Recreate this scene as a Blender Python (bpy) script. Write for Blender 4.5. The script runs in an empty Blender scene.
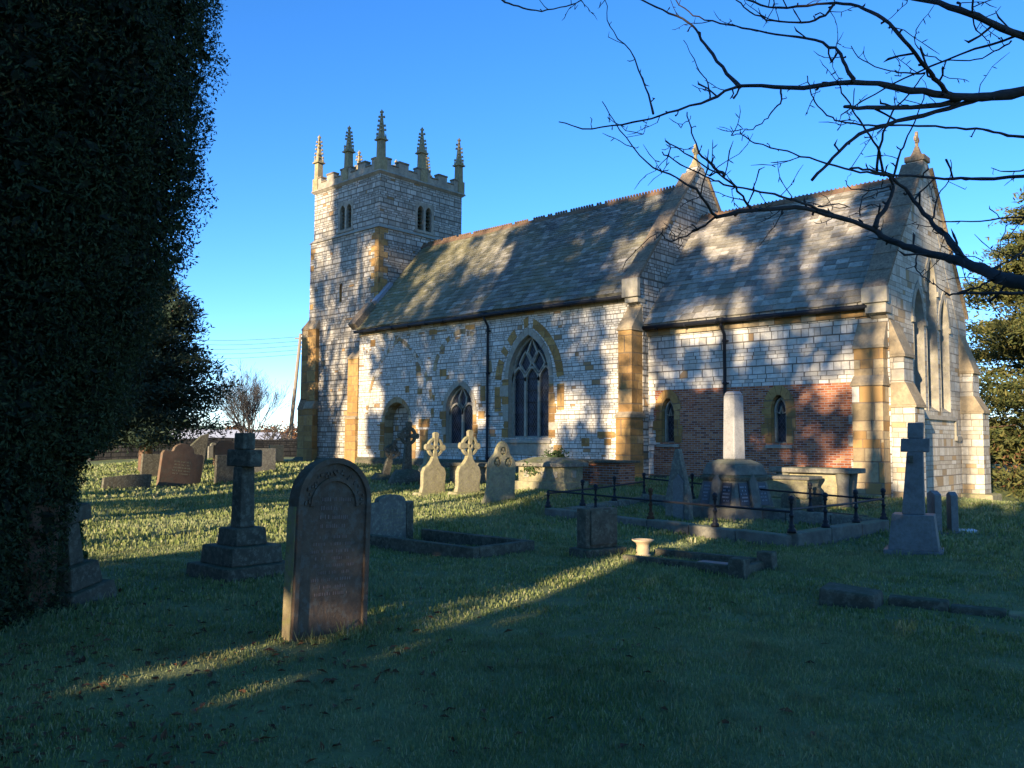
import bpy, bmesh, math, random
import numpy as np
from mathutils import Vector, Matrix
from mathutils.geometry import tessellate_polygon
R = math.radians
random.seed(7)
rng = np.random.default_rng(11)
scn = bpy.context.scene
COL = scn.collection

# ------------------------------------------------------------------ camera, sky, sun, exposure
F, PITCH, YAW, ROLL = 848.1, .0679, .744, -.006
CAM = Vector((0, 0, 1.6))
_f = Vector((-math.sin(YAW) * math.cos(PITCH), math.cos(YAW) * math.cos(PITCH), math.sin(PITCH)))
_r = Vector((math.cos(YAW), math.sin(YAW), 0))
_u = _r.cross(_f)
_r2 = _r * math.cos(ROLL) - _u * math.sin(ROLL)
_u2 = _r * math.sin(ROLL) + _u * math.cos(ROLL)
cd = bpy.data.cameras.new('camera')
cam = bpy.data.objects.new('camera', cd)
COL.objects.link(cam)
cd.sensor_width = 36
cd.lens = F / 1024 * 36
cd.clip_start = .05
cd.clip_end = 4000
m = Matrix((_r2, _u2, -_f)).transposed().to_4x4()
m.translation = CAM
cam.matrix_world = m
scn.camera = cam

SUN_EL, SUN_AZ = R(12.5), R(12.5)          # azimuth: east of due south
w = bpy.data.worlds.new('World')
scn.world = w
w.use_nodes = True
bg = w.node_tree.nodes['Background']
sky = w.node_tree.nodes.new('ShaderNodeTexSky')
sky.sky_type = 'NISHITA'
sky.sun_disc = False
sky.sun_elevation = SUN_EL
sky.sun_rotation = R(180) - SUN_AZ
sky.altitude = 2500
sky.air_density = 1.0
sky.dust_density = 0.0
sky.ozone_density = 3.0
hs = w.node_tree.nodes.new('ShaderNodeHueSaturation')
hs.inputs['Saturation'].default_value = 1.2
tint = w.node_tree.nodes.new('ShaderNodeMix'); tint.data_type = 'RGBA'; tint.blend_type = 'MULTIPLY'; tint.inputs[0].default_value = 1; tint.inputs[7].default_value = (.93, .92, 1.06, 1)
w.node_tree.links.new(sky.outputs[0], hs.inputs['Color'])
w.node_tree.links.new(hs.outputs[0], tint.inputs[6]); w.node_tree.links.new(tint.outputs[2], bg.inputs[0])
bg.inputs[1].default_value = .14
sl = bpy.data.lights.new('sun', 'SUN')
sl.energy = 5.0
sl.angle = R(.5)
sl.color = (1, .83, .60)
sun = bpy.data.objects.new('sun', sl)
COL.objects.link(sun)
S_DIR = Vector((math.sin(SUN_AZ) * math.cos(SUN_EL), -math.cos(SUN_AZ) * math.cos(SUN_EL), math.sin(SUN_EL)))
sun.rotation_euler = S_DIR.to_track_quat('Z', 'Y').to_euler()
scn.view_settings.view_transform = 'Standard'
scn.view_settings.look = 'None'
scn.view_settings.exposure = 1.3
scn.view_settings.gamma = 1

# ------------------------------------------------------------------ ground shape and pixel helper
def sm(t):
    t = np.clip(t, 0, 1)
    return t * t * (3 - 2 * t)
def H(x, y):
    x = np.asarray(x, float); y = np.asarray(y, float)
    h = .42 * sm((y - 13) / 9) * sm((-8.4 - x) / 3.5)
    h = h + .12 * sm((-20 - x) / 10) * sm((y - 8) / 10)
    h = h + .12 * sm((y - 16) / 6) * sm((x + 12) / 4) * (1 - sm((y - 25) / 4))
    h = h - .55 * sm((x + 9.5) / 2.5) * sm((y - 24) / 6)
    d = np.hypot(x, y)
    h = h + .03 * np.sin(x * .9 + 1.3) * np.sin(y * .8 + .4) + .015 * np.sin(x * 2.3 + y * 1.7)
    h = h - 1.2 * sm((d - 62) / 30) + 24 * sm((d - 200) / 800) * (.6 + .4 * np.sin(np.arctan2(y, x) * 7 + .5))
    return h
def h1(x, y): return float(H(x, y))
def ray(px, py):
    return _f + _r2 * ((px - 512) / F) + _u2 * ((384 - py) / F)
def at(px, py):
    d = ray(px, py); z = 0
    for _ in range(12):
        t = (z - 1.6) / d.z
        p = CAM + d * t
        z = h1(p.x, p.y)
    return Vector((p.x, p.y, z))

# ------------------------------------------------------------------ mesh builder
class MB:
    def __init__(s): s.v, s.f, s.m = [], [], []
    def add(s, vs, fs, mi=0):
        o = len(s.v); s.v += [tuple(v) for v in vs]
        for f in fs: s.f.append(tuple(i + o for i in f)); s.m.append(mi)
    def quad(s, a, b, c, d, mi=0): s.add([a, b, c, d], [(0, 1, 2, 3)], mi)
    def box(s, x0, x1, y0, y1, z0, z1, mi=0):
        s.hexa([(x0, y0, z0), (x1, y0, z0), (x1, y1, z0), (x0, y1, z0)], [(x0, y0, z1), (x1, y0, z1), (x1, y1, z1), (x0, y1, z1)], mi)
    def hexa(s, b, t, mi=0):
        n = len(b)
        fs = [tuple(range(n - 1, -1, -1)), tuple(range(n, 2 * n))] + [(i, (i + 1) % n, n + (i + 1) % n, n + i) for i in range(n)]
        s.add(list(b) + list(t), fs, mi)
    def frustum(s, cx, cy, z0, z1, ax, ay, bx=None, by=None, mi=0):
        bx = ax if bx is None else bx; by = ay if by is None else by
        q = lambda a, b, z: [(cx - a, cy - b, z), (cx + a, cy - b, z), (cx + a, cy + b, z), (cx - a, cy + b, z)]
        s.hexa(q(ax, ay, z0), q(bx, by, z1), mi)
    def lathe(s, cx, cy, prof, n=12, mi=0):
        k = len(prof); vs = []
        for z, r in prof:
            for i in range(n): vs.append((cx + r * math.cos(2 * math.pi * i / n), cy + r * math.sin(2 * math.pi * i / n), z))
        fs = []
        for j in range(k - 1):
            for i in range(n): fs.append((j * n + i, j * n + (i + 1) % n, (j + 1) * n + (i + 1) % n, (j + 1) * n + i))
        fs += [tuple(range(n - 1, -1, -1)), tuple(range((k - 1) * n, k * n))]
        s.add(vs, fs, mi)
    def tube(s, pts, rad, n=5, mi=0):
        pts = [Vector(p) for p in pts]; k = len(pts)
        up = Vector((.31, .17, .93)); vs = []
        for i, p in enumerate(pts):
            t = (pts[min(i + 1, k - 1)] - pts[max(i - 1, 0)])
            t = t.normalized() if t.length > 1e-9 else Vector((0, 0, 1))
            a = t.cross(up)
            if a.length < .05: a = t.cross(Vector((1, 0, 0)))
            a.normalize(); b = t.cross(a)
            r = rad[i] if hasattr(rad, '__len__') else rad
            for j in range(n):
                an = 2 * math.pi * j / n
                vs.append(p + a * (r * math.cos(an)) + b * (r * math.sin(an)))
        fs = [(i * n + j, i * n + (j + 1) % n, (i + 1) * n + (j + 1) % n, (i + 1) * n + j) for i in range(k - 1) for j in range(n)]
        fs += [tuple(range(n - 1, -1, -1)), tuple(range((k - 1) * n, k * n))]
        s.add(vs, fs, mi)
    # flat profile with holes in the plane (P0; U, V) pushed along N by d (d = 0: a sheet)
    def profile(s, P0, U, V, outer, holes=(), N=None, d=0, mi=0):
        P0, U, V = Vector(P0), Vector(U), Vector(V)
        loops = [list(outer)] + [list(h) for h in holes]
        fl = [p for l in loops for p in l]
        tris = tessellate_polygon([[Vector((p[0], p[1], 0)) for p in l] for l in loops])
        fr = [P0 + U * p[0] + V * p[1] for p in fl]
        if not d:
            s.add(fr, [tuple(t) for t in tris], mi); return
        N = Vector(N); n = len(fl)
        bk = [p + N * d for p in fr]
        fs = [tuple(t) for t in tris] + [tuple(i + n for i in reversed(t)) for t in tris]
        o = 0
        for l in loops:
            k = len(l)
            fs += [(o + i, o + (i + 1) % k, n + o + (i + 1) % k, n + o + i) for i in range(k)]
            o += k
        s.add(fr + bk, fs, mi)
    def reveal(s, P0, U, V, N, loop, d0, d1, mi=0, closed=True):
        P0, U, V, N = map(Vector, (P0, U, V, N)); k = len(loop)
        a = [P0 + U * p[0] + V * p[1] + N * d0 for p in loop]; b = [p + N * (d1 - d0) for p in a]
        s.add(a + b, [(i, (i + 1) % k, k + (i + 1) % k, k + i) for i in range(k if closed else k - 1)], mi)
    # bar of width w swept along a 2D path in the plane
    def bar(s, P0, U, V, N, path, wd, d0, d1, mi=0):
        P0, U, V, N = map(Vector, (P0, U, V, N)); k = len(path); L, Rr = [], []
        for i, p in enumerate(path):
            a = path[max(i - 1, 0)]; b = path[min(i + 1, k - 1)]
            t = Vector((b[0] - a[0], b[1] - a[1])); t.normalize(); n = Vector((-t.y, t.x)) * wd / 2
            L.append((p[0] + n.x, p[1] + n.y)); Rr.append((p[0] - n.x, p[1] - n.y))
        q = lambda l, d: [P0 + U * p[0] + V * p[1] + N * d for p in l]
        vs = q(L, d0) + q(Rr, d0) + q(L, d1) + q(Rr, d1); fs = []
        for i in range(k - 1):
            a, b, c, d = i, k + i, 2 * k + i, 3 * k + i
            fs += [(a, a + 1, b + 1, b), (c, d, d + 1, c + 1), (a, c, c + 1, a + 1), (b, b + 1, d + 1, d)]
        fs += [(0, k, 3 * k, 2 * k), (k - 1, 3 * k - 1, 4 * k - 1, 2 * k - 1)]
        s.add(vs, fs, mi)
    def build(s, name, mats, parent=None, smooth=False, bevel=0, jitter=0):
        me = bpy.data.meshes.new(name)
        me.from_pydata(s.v, [], s.f)
        if not isinstance(mats, (list, tuple)): mats = [mats]
        for mm in mats: me.materials.append(mm)
        me.polygons.foreach_set('material_index', s.m)
        bm = bmesh.new(); bm.from_mesh(me)
        bmesh.ops.recalc_face_normals(bm, faces=bm.faces)
        if jitter:
            for v in bm.verts: v.co += Vector((random.uniform(-1, 1), random.uniform(-1, 1), random.uniform(-1, 1))) * jitter
        uvl = bm.loops.layers.uv.new('UVMap')
        for f in bm.faces:
            n = f.normal
            u = Vector((-n.y, n.x, 0))
            if abs(n.z) > .985 or u.length < .01: u = Vector((1, 0, 0)); vv = Vector((0, 1, 0))
            else: u.normalize(); vv = n.cross(u)
            if abs(u.x) >= abs(u.y):
                if u.x < 0: u = -u
            elif u.y < 0: u = -u
            if vv.z < 0: vv = -vv
            for l in f.loops: l[uvl].uv = (l.vert.co.dot(u), l.vert.co.dot(vv))
            f.smooth = smooth
        bm.to_mesh(me); bm.free()
        o = bpy.data.objects.new(name, me); COL.objects.link(o)
        if parent: o.parent = parent
        if bevel:
            b = o.modifiers.new('bevel', 'BEVEL'); b.width = bevel; b.segments = 2; b.limit_method = 'ANGLE'; b.angle_limit = R(35)
        return o

def tag(o, label=None, cat=None, group=None, kind=None):
    if label: o['label'] = label
    if cat: o['category'] = cat
    if group: o['group'] = group
    if kind: o['kind'] = kind
    return o
def thing(name, label, cat, loc=(0, 0, 0), rz=0, group=None, tilt=(0, 0)):
    o = bpy.data.objects.new(name, None); COL.objects.link(o)
    o.location = loc; o.rotation_euler = (R(tilt[0]), R(tilt[1]), R(rz)); o.empty_display_size = .2
    return tag(o, label, cat, group)
def copy_tree(o, parent=None):
    c = o.copy(); COL.objects.link(c)
    if parent: c.parent = parent
    for ch in [k for k in bpy.data.objects if k.parent == o]: copy_tree(ch, c)
    return c
def arc_arch(cx, hw, z0, zs, za, n=9, bottom=True):
    """pointed arch outline, from left foot over the apex to the right foot"""
    r = za - zs; Rr = (hw * hw + r * r) / (2 * hw); c = cx - hw + Rr
    a0 = math.acos(max(-1, (Rr - hw) / Rr))
    L = [(c - Rr * math.cos(a0 * i / n), zs + Rr * math.sin(a0 * i / n)) for i in range(n + 1)]
    L[-1] = (cx, za)
    Rt = [(2 * cx - p[0], p[1]) for p in reversed(L[:-1])]
    p = L + Rt
    return [(cx - hw, z0)] + p + [(cx + hw, z0)] if bottom else p
def round_arch(cx, hw, z0, zs, n=12):
    return [(cx - hw, z0)] + [(cx - hw * math.cos(math.pi * i / n), zs + hw * math.sin(math.pi * i / n)) for i in range(n + 1)] + [(cx + hw, z0)]

# ------------------------------------------------------------------ materials
class NT:
    def __init__(s, name):
        s.mat = bpy.data.materials.new(name); s.mat.use_nodes = True
        s.t = s.mat.node_tree; s.b = s.t.nodes['Principled BSDF']; s.b.inputs['Roughness'].default_value = .9
        s.b.inputs['Specular IOR Level'].default_value = .25
    def n(s, ty, **k):
        x = s.t.nodes.new(ty)
        for a, b in k.items(): setattr(x, a, b)
        return x
    def lk(s, a, b): s.t.links.new(a, b)
    def put(s, sock, v):
        if hasattr(v, 'node'): s.lk(v, sock)
        else: sock.default_value = v
    def math(s, op, a, b=0, c=None, clamp=False):
        x = s.n('ShaderNodeMath', operation=op, use_clamp=clamp)
        s.put(x.inputs[0], a); s.put(x.inputs[1], b)
        if c is not None: s.put(x.inputs[2], c)
        return x.outputs[0]
    def mix(s, f, a, b, mode='MIX'):
        x = s.n('ShaderNodeMix', data_type='RGBA', blend_type=mode)
        s.put(x.inputs[0], f)
        for k, v in ((6, a), (7, b)): s.put(x.inputs[k], v if hasattr(v, 'node') else (*v[:3], 1))
        return x.outputs[2]
    def noise(s, vec, scale, detail=4, rough=.6):
        x = s.n('ShaderNodeTexNoise'); s.lk(vec, x.inputs['Vector'])
        x.inputs['Scale'].default_value = scale; x.inputs['Detail'].default_value = detail; x.inputs['Roughness'].default_value = rough
        return x.outputs[0]
    def ramp(s, f, stops, interp='LINEAR'):
        x = s.n('ShaderNodeValToRGB'); s.put(x.inputs[0], f); e = x.color_ramp.elements; x.color_ramp.interpolation = interp
        while len(e) < len(stops): e.new(.5)
        for el, (p, c) in zip(e, stops): el.position = p; el.color = (*c, 1) if hasattr(c, '__len__') else (c, c, c, 1)
        return x.outputs[0]
    def pos(s): return s.n('ShaderNodeNewGeometry').outputs['Position']
    def obj(s): return s.n('ShaderNodeTexCoord').outputs['Object']
    def scale(s, vec, sc):
        x = s.n('ShaderNodeMapping'); s.lk(vec, x.inputs[0]); x.inputs['Scale'].default_value = sc
        return x.outputs[0]
    def bump(s, h, st=.5, dist=.02):
        x = s.n('ShaderNodeBump'); x.inputs['Strength'].default_value = st; x.inputs['Distance'].default_value = dist
        s.lk(h, x.inputs['Height']); s.lk(x.outputs[0], s.b.inputs['Normal'])
    def col(s, c):
        s.put(s.b.inputs['Base Color'], c if hasattr(c, 'node') else (*c, 1))
    def masonry(s, wd, ht, mortar, warp=.02, vary=.6, seed=0., bond=False):
        uv = s.n('ShaderNodeUVMap').outputs[0]
        nz = s.n('ShaderNodeTexNoise'); s.lk(uv, nz.inputs['Vector']); nz.inputs['Scale'].default_value = 2.2; nz.inputs['Detail'].default_value = 2
        vm = s.n('ShaderNodeVectorMath', operation='MULTIPLY_ADD'); s.lk(nz.outputs['Color'], vm.inputs[0])
        vm.inputs[1].default_value = (warp, warp, 0); s.lk(uv, vm.inputs[2])
        sp = s.n('ShaderNodeSeparateXYZ'); s.lk(vm.outputs[0], sp.inputs[0]); u, v = sp.outputs[0], sp.outputs[1]
        # rows of uneven height: shear v by a step-like wave
        if not bond:
            v = s.math('ADD', v, s.math('MULTIPLY', s.math('SINE', s.math('MULTIPLY', v, 5.1 / (ht * 4.3))), ht * .42))
        vr = s.math('DIVIDE', v, ht); row = s.math('FLOOR', vr); fv = s.math('SUBTRACT', vr, row)
        wn = s.n('ShaderNodeTexWhiteNoise', noise_dimensions='1D'); s.put(wn.inputs['W'], s.math('ADD', row, seed + .37)); rr = wn.outputs[0]
        if bond:
            uu = s.math('ADD', s.math('DIVIDE', u, wd), s.math('MULTIPLY', row, .5)); wr = wd
        else:
            wr = s.math('MULTIPLY', s.math('MULTIPLY_ADD', rr, vary, 1 - vary / 2), wd)
            u2 = s.math('ADD', u, s.math('MULTIPLY', s.math('SINE', s.math('MULTIPLY', s.math('ADD', u, s.math('MULTIPLY', rr, 40.)), 2.3 / wd)), wd * .2))
            uu = s.math('ADD', s.math('DIVIDE', u2, wr), s.math('MULTIPLY', rr, 17.3))
        cl = s.math('FLOOR', uu); fu = s.math('SUBTRACT', uu, cl)
        cb = s.n('ShaderNodeCombineXYZ'); s.lk(cl, cb.inputs[0]); s.lk(row, cb.inputs[1]); cb.inputs[2].default_value = seed
        w3 = s.n('ShaderNodeTexWhiteNoise', noise_dimensions='3D'); s.lk(cb.outputs[0], w3.inputs['Vector'])
        rgb = s.n('ShaderNodeSeparateColor'); s.lk(w3.outputs['Color'], rgb.inputs[0])
        du = s.math('MULTIPLY', s.math('MINIMUM', fu, s.math('SUBTRACT', 1., fu)), wr)
        dv = s.math('MULTIPLY', s.math('MINIMUM', fv, s.math('SUBTRACT', 1., fv)), ht)
        d = s.math('MINIMUM', du, dv)
        mk = s.n('ShaderNodeMapRange', interpolation_type='SMOOTHSTEP'); s.lk(d, mk.inputs[0])
        mk.inputs[1].default_value = mortar * .45; mk.inputs[2].default_value = mortar * 1.5
        return rgb.outputs, mk.outputs[0], fu, fv, uv

def stone_mat(name, wd, ht, mortar, stops, mcol, ochre=0, ocol=(.4, .22, .07), grime=.35, seed=0., gcol=(.16, .14, .11), vary=.7, bump=.6):
    s = NT(name); rnd, mk, fu, fv, uv = s.masonry(wd, ht, mortar, seed=seed, vary=vary)
    c = s.ramp(rnd[0], stops)
    p = s.pos()
    n1 = s.noise(p, 7, 5, .65)
    c = s.mix(s.math('MULTIPLY', s.math('SUBTRACT', n1, .42, clamp=True), 1.6), c, [x * .55 for x in stops[0][1]])
    if ochre:
        big = s.noise(p, .45, 1)
        th = s.math('GREATER_THAN', s.math('ADD', rnd[1], s.math('MULTIPLY', s.math('SUBTRACT', big, .5), .25)), 1 - ochre)
        c = s.mix(s.math('MULTIPLY', th, .85), c, s.mix(rnd[2], ocol, [x * .6 for x in ocol]))
    g = s.noise(s.scale(p, (1.1, 1.1, .35)), 1.3, 5, .7)
    c = s.mix(s.math('MULTIPLY', s.ramp(g, [(.47, 0.), (.72, 1.)]), grime), c, gcol)
    c = s.mix(mk, mcol, c)
    s.col(c)
    hgt = s.math('ADD', s.math('MULTIPLY', mk, 1.), s.math('ADD', s.math('MULTIPLY', n1, .9), s.math('MULTIPLY', rnd[2], .35)))
    s.bump(hgt, bump, .03)
    return s.mat
def plain_stone(name, c0, c1, lichen=None, lamt=.0, scale=6, bump=.5, grime=.4, moss=None, rough=.92):
    s = NT(name); p = s.obj(); s.b.inputs['Roughness'].default_value = rough
    n1 = s.noise(p, scale, 6, .65); n2 = s.noise(p, scale * .28, 4, .6); n3 = s.noise(p, scale * 5, 3, .7)
    c = s.mix(s.ramp(n1, [(.3, 0.), (.7, 1.)]), c0, c1)
    c = s.mix(s.math('MULTIPLY', s.ramp(n2, [(.45, 0.), (.7, 1.)]), grime), c, [x * .35 for x in c0])
    if lichen: c = s.mix(s.math('MULTIPLY', s.ramp(s.noise(p, scale * 1.7, 5, .7), [(.5, 0.), (.62, 1.)]), lamt), c, lichen)
    if moss:
        nrm = s.n('ShaderNodeSeparateXYZ'); s.lk(s.n('ShaderNodeNewGeometry').outputs['Normal'], nrm.inputs[0])
        f = s.math('MULTIPLY', s.math('SUBTRACT', nrm.outputs[2], .2, clamp=True), s.ramp(n2, [(.35, .2), (.6, 1.)]))
        c = s.mix(f, c, moss)
    s.col(c)
    s.bump(s.math('ADD', n1, s.math('MULTIPLY', n3, .5)), bump, .015)
    return s.mat
def simple(name, c, rough=.8, metal=0, nz=.3, scale=10):
    s = NT(name); s.b.inputs['Roughness'].default_value = rough; s.b.inputs['Metallic'].default_value = metal
    n1 = s.noise(s.obj(), scale, 5, .6)
    s.col(s.mix(n1, [x * (1 - nz) for x in c], [min(1, x * (1 + nz)) for x in c])); s.bump(n1, .25, .01)
    return s.mat
def leaf_mat(name, ramp_stops, trans=.25, rough=.7):
    s = NT(name); s.b.inputs['Roughness'].default_value = rough; s.b.inputs['Specular IOR Level'].default_value = .2
    g = s.n('ShaderNodeNewGeometry')
    c = s.ramp(g.outputs['Random Per Island'], ramp_stops)
    big = s.noise(s.pos(), .9, 3)
    c = s.mix(s.math('MULTIPLY', s.ramp(big, [(.4, 0.), (.65, 1.)]), .45), c, ramp_stops[-1][1])
    s.col(c)
    tr = s.n('ShaderNodeBsdfTranslucent'); s.lk(c, tr.inputs[0])
    mx = s.n('ShaderNodeMixShader'); mx.inputs[0].default_value = trans
    s.lk(s.b.outputs[0], mx.inputs[1]); s.lk(tr.outputs[0], mx.inputs[2])
    s.lk(mx.outputs[0], s.t.nodes['Material Output'].inputs[0])
    return s.mat

M = {}
M['lime'] = stone_mat('limestone', .24, .108, .010, [(0, (.50, .455, .37)), (.35, (.64, .59, .495)), (1, (.75, .70, .60))], (.16, .135, .10), ochre=.025, ocol=(.40, .22, .07), grime=.45, seed=1.)
M['lime_big'] = stone_mat('coursed_limestone', .36, .165, .010, [(0, (.50, .455, .37)), (.4, (.63, .58, .485)), (1, (.75, .70, .60))], (.15, .125, .095), ochre=.03, grime=.4, seed=5.)
M['tower'] = stone_mat('tower_rubble', .33, .16, .017, [(0, (.30, .265, .205)), (.4, (.42, .375, .30)), (1, (.57, .52, .43))], (.12, .10, .075), ochre=.02, grime=.6, seed=9., gcol=(.17, .15, .12))
M['gable'] = stone_mat('gable_stone', .4, .19, .009, [(0, (.40, .34, .25)), (.5, (.52, .46, .35)), (1, (.62, .57, .46))], (.24, .2, .15), ochre=.05, ocol=(.42, .28, .13), grime=.35, seed=3., gcol=(.24, .2, .14))
M['ochre'] = stone_mat('ochre_sandstone', .62, .36, .010, [(0, (.25, .135, .045)), (.4, (.36, .20, .065)), (.9, (.43, .26, .09)), (1, (.47, .34, .18))], (.2, .14, .08), grime=.5, seed=4., gcol=(.15, .11, .07), vary=.5)
M['buff'] = stone_mat('buff_sandstone', .6, .34, .010, [(0, (.26, .19, .10)), (.5, (.42, .31, .17)), (.85, (.47, .36, .2)), (1, (.62, .57, .48))], (.2, .15, .1), ochre=.2, grime=.45, seed=6., gcol=(.18, .14, .09), vary=.5)
M['dress'] = plain_stone('dressed_stone', (.27, .24, .19), (.42, .37, .28), lichen=(.34, .31, .12), lamt=.25)
M['coping'] = plain_stone('coping_stone', (.17, .125, .08), (.32, .24, .15), lichen=(.10, .08, .06), lamt=.8, scale=9)
M['capst'] = plain_stone('weathered_cap_stone', (.26, .20, .12), (.40, .31, .19), lichen=(.2, .17, .12), lamt=.5, scale=7)
M['parapet'] = plain_stone('parapet_stone', (.27, .23, .17), (.42, .36, .26), lichen=(.15, .13, .11), lamt=.5, scale=4)
M['pinn'] = plain_stone('pinnacle_stone', (.24, .19, .10), (.42, .34, .18), lichen=(.2, .17, .1), lamt=.4, scale=8)
s = NT('red_brick'); rnd, mk, fu, fv, uv = s.masonry(.215, .07, .008, warp=.012, seed=2., bond=True)
c = s.ramp(rnd[0], [(0, (.18, .05, .022)), (.3, (.36, .105, .038)), (.75, (.47, .155, .06)), (1, (.56, .24, .11))])
n = s.noise(s.pos(), 9, 5, .65); c = s.mix(s.math('MULTIPLY', s.math('SUBTRACT', n, .4, clamp=True), 1.2), c, (.12, .05, .035))
c = s.mix(mk, s.mix(n, (.24, .19, .15), (.46, .41, .35)), c); s.col(c); s.bump(s.math('ADD', mk, n), .5, .012); M['brick'] = s.mat
def slate(name, stops, moss, mamt, west):
    s = NT(name); rnd, mk, fu, fv, uv = s.masonry(.36, .205, .010, warp=.02, seed=8., vary=.25)
    c = s.ramp(rnd[0], stops); p = s.pos()
    n1 = s.noise(p, 6, 5, .7); n2 = s.noise(p, .7, 4, .65)
    c = s.mix(s.math('MULTIPLY', s.ramp(n1, [(.45, 0.), (.6, 1.)]), .5), c, stops[0][1])
    sp = s.n('ShaderNodeSeparateXYZ'); s.lk(p, sp.inputs[0])
    f = s.math('MULTIPLY', s.ramp(n2, [(.38, 0.), (.62, 1.)]), mamt)
    if west:
        mr = s.n('ShaderNodeMapRange'); s.lk(s.math('ADD', sp.outputs[0], s.math('MULTIPLY', n2, 5.)), mr.inputs[0]); mr.inputs[1].default_value = -23; mr.inputs[2].default_value = -28
        mr.inputs[3].default_value = 0; mr.inputs[4].default_value = .62
        f = s.math('MAXIMUM', f, s.math('MULTIPLY', mr.outputs[0], s.ramp(n1, [(.3, .45), (.6, 1.)])))
    c = s.mix(f, c, moss)
    c = s.mix(mk, (.05, .045, .04), c)
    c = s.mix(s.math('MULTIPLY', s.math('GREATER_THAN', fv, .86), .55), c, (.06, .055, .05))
    s.col(c)
    hh = s.math('ADD', s.math('MULTIPLY', s.math('SUBTRACT', 1., fv), 1.4), s.math('ADD', s.math('MULTIPLY', mk, .6), s.math('ADD', s.math('MULTIPLY', rnd[1], .6), s.math('MULTIPLY', n1, .5))))
    s.bump(hh, .8, .03); s.b.inputs['Roughness'].default_value = .75
    return s.mat
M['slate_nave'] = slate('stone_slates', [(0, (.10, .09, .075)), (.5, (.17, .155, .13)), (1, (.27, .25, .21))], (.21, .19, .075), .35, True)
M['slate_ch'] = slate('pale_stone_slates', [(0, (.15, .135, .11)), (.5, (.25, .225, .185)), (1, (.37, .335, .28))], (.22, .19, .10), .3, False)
M['ridge'] = plain_stone('ridge_tile', (.13, .075, .045), (.24, .14, .08), lichen=(.16, .13, .06), lamt=.7, scale=5)
# leaded glass: dark panes with a diamond lattice of lead
s = NT('leaded_glass'); uv = s.n('ShaderNodeUVMap').outputs[0]; sp = s.n('ShaderNodeSeparateXYZ'); s.lk(uv, sp.inputs[0])
def fr(a): return s.math('ABSOLUTE', s.math('SUBTRACT', s.math('FRACT', a), .5))
a = s.math('ADD', s.math('MULTIPLY', sp.outputs[0], 8.), s.math('MULTIPLY', sp.outputs[1], 5.5)); b = s.math('SUBTRACT', s.math('MULTIPLY', sp.outputs[0], 8.), s.math('MULTIPLY', sp.outputs[1], 5.5))
ld = s.math('GREATER_THAN', s.math('MAXIMUM', fr(a), fr(b)), .44)
s.col(s.mix(ld, s.mix(s.ramp(s.noise(uv, 3, 3), [(.4, 0.), (.65, 1.)]), (.008, .010, .016), (.03, .04, .06)), (.075, .075, .08)))  # bluish reflections painted into the dark pane colour by noise
s.b.inputs['Roughness'].default_value = .3; s.b.inputs['Specular IOR Level'].default_value = .12
s.bump(s.math('ADD', ld, s.noise(uv, 9, 2)), .35, .01); M['glass'] = s.mat
M['iron'] = simple('painted_iron', (.018, .018, .02), .5, .0, .4, 20)
M['rust'] = plain_stone('rusty_iron', (.05, .025, .015), (.16, .07, .03), scale=14)
M['lead'] = simple('lead', (.3, .3, .31), .6)
M['void'] = simple('dark_interior', (.012, .011, .010), .95)
M['redbrown'] = plain_stone('red_brown_sandstone', (.13, .075, .045), (.22, .135, .08), lichen=(.12, .11, .07), lamt=.5, scale=3, moss=(.10, .09, .03))
M['red'] = plain_stone('red_sandstone', (.105, .068, .042), (.18, .118, .072), lichen=(.20, .20, .16), lamt=.35, scale=7, bump=.6, moss=(.10, .09, .03))
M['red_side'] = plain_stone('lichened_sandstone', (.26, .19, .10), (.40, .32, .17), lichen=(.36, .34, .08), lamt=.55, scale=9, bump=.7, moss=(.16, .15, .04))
M['grey'] = plain_stone('grey_stone', (.13, .115, .09), (.24, .215, .165), lichen=(.36, .34, .22), lamt=.5, scale=8, moss=(.11, .12, .04))
M['darkstone'] = plain_stone('dark_mossy_stone', (.07, .06, .04), (.15, .128, .085), lichen=(.26, .25, .17), lamt=.45, scale=9, moss=(.06, .075, .03))
M['lich'] = plain_stone('lichened_stone', (.21, .175, .105), (.36, .31, .19), lichen=(.42, .38, .16), lamt=.5, scale=8, moss=(.26, .25, .08))
M['granite'] = plain_stone('grey_granite', (.14, .138, .125), (.22, .215, .195), lichen=(.1, .1, .07), lamt=.35, scale=12, bump=.2, grime=.3, rough=.5)
M['obel'] = plain_stone('pale_granite', (.25, .24, .22), (.36, .345, .315), scale=30, bump=.1, grime=.25, rough=.6)
M['streak'] = plain_stone('streaked_stone', (.13, .115, .09), (.25, .225, .17), lichen=(.12, .11, .09), lamt=.7, scale=5, moss=(.2, .2, .1))
M['panel'] = simple('polished_panel', (.05, .052, .058), .3, 0, .2)
M['letter'] = simple('lettering_paint', (.3, .3, .31), .7)
M['mark'] = simple('weathered_lettering', (.25, .17, .13), .9)
M['white'] = simple('white_marble', (.7, .69, .66), .6)
M['terra'] = plain_stone('buff_terracotta', (.42, .30, .17), (.52, .4, .25), scale=9)
s = NT('bark'); p = s.obj(); n1 = s.noise(s.scale(p, (9, 9, 1.6)), 3, 5, .7)
s.col(s.mix(n1, (.045, .034, .026), (.14, .115, .09))); s.bump(n1, .7, .02); M['bark'] = s.mat
s = NT('twig_bark'); n1 = s.noise(s.obj(), 20, 4); s.col(s.mix(n1, (.032, .028, .026), (.085, .075, .068))); s.bump(n1, .3, .004); M['twig'] = s.mat
s = NT('red_bark'); n1 = s.noise(s.scale(s.obj(), (6, 6, 1.)), 2, 5, .7); s.col(s.mix(n1, (.10, .055, .035), (.28, .17, .11))); s.bump(n1, .7, .03); M['redbark'] = s.mat
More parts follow.
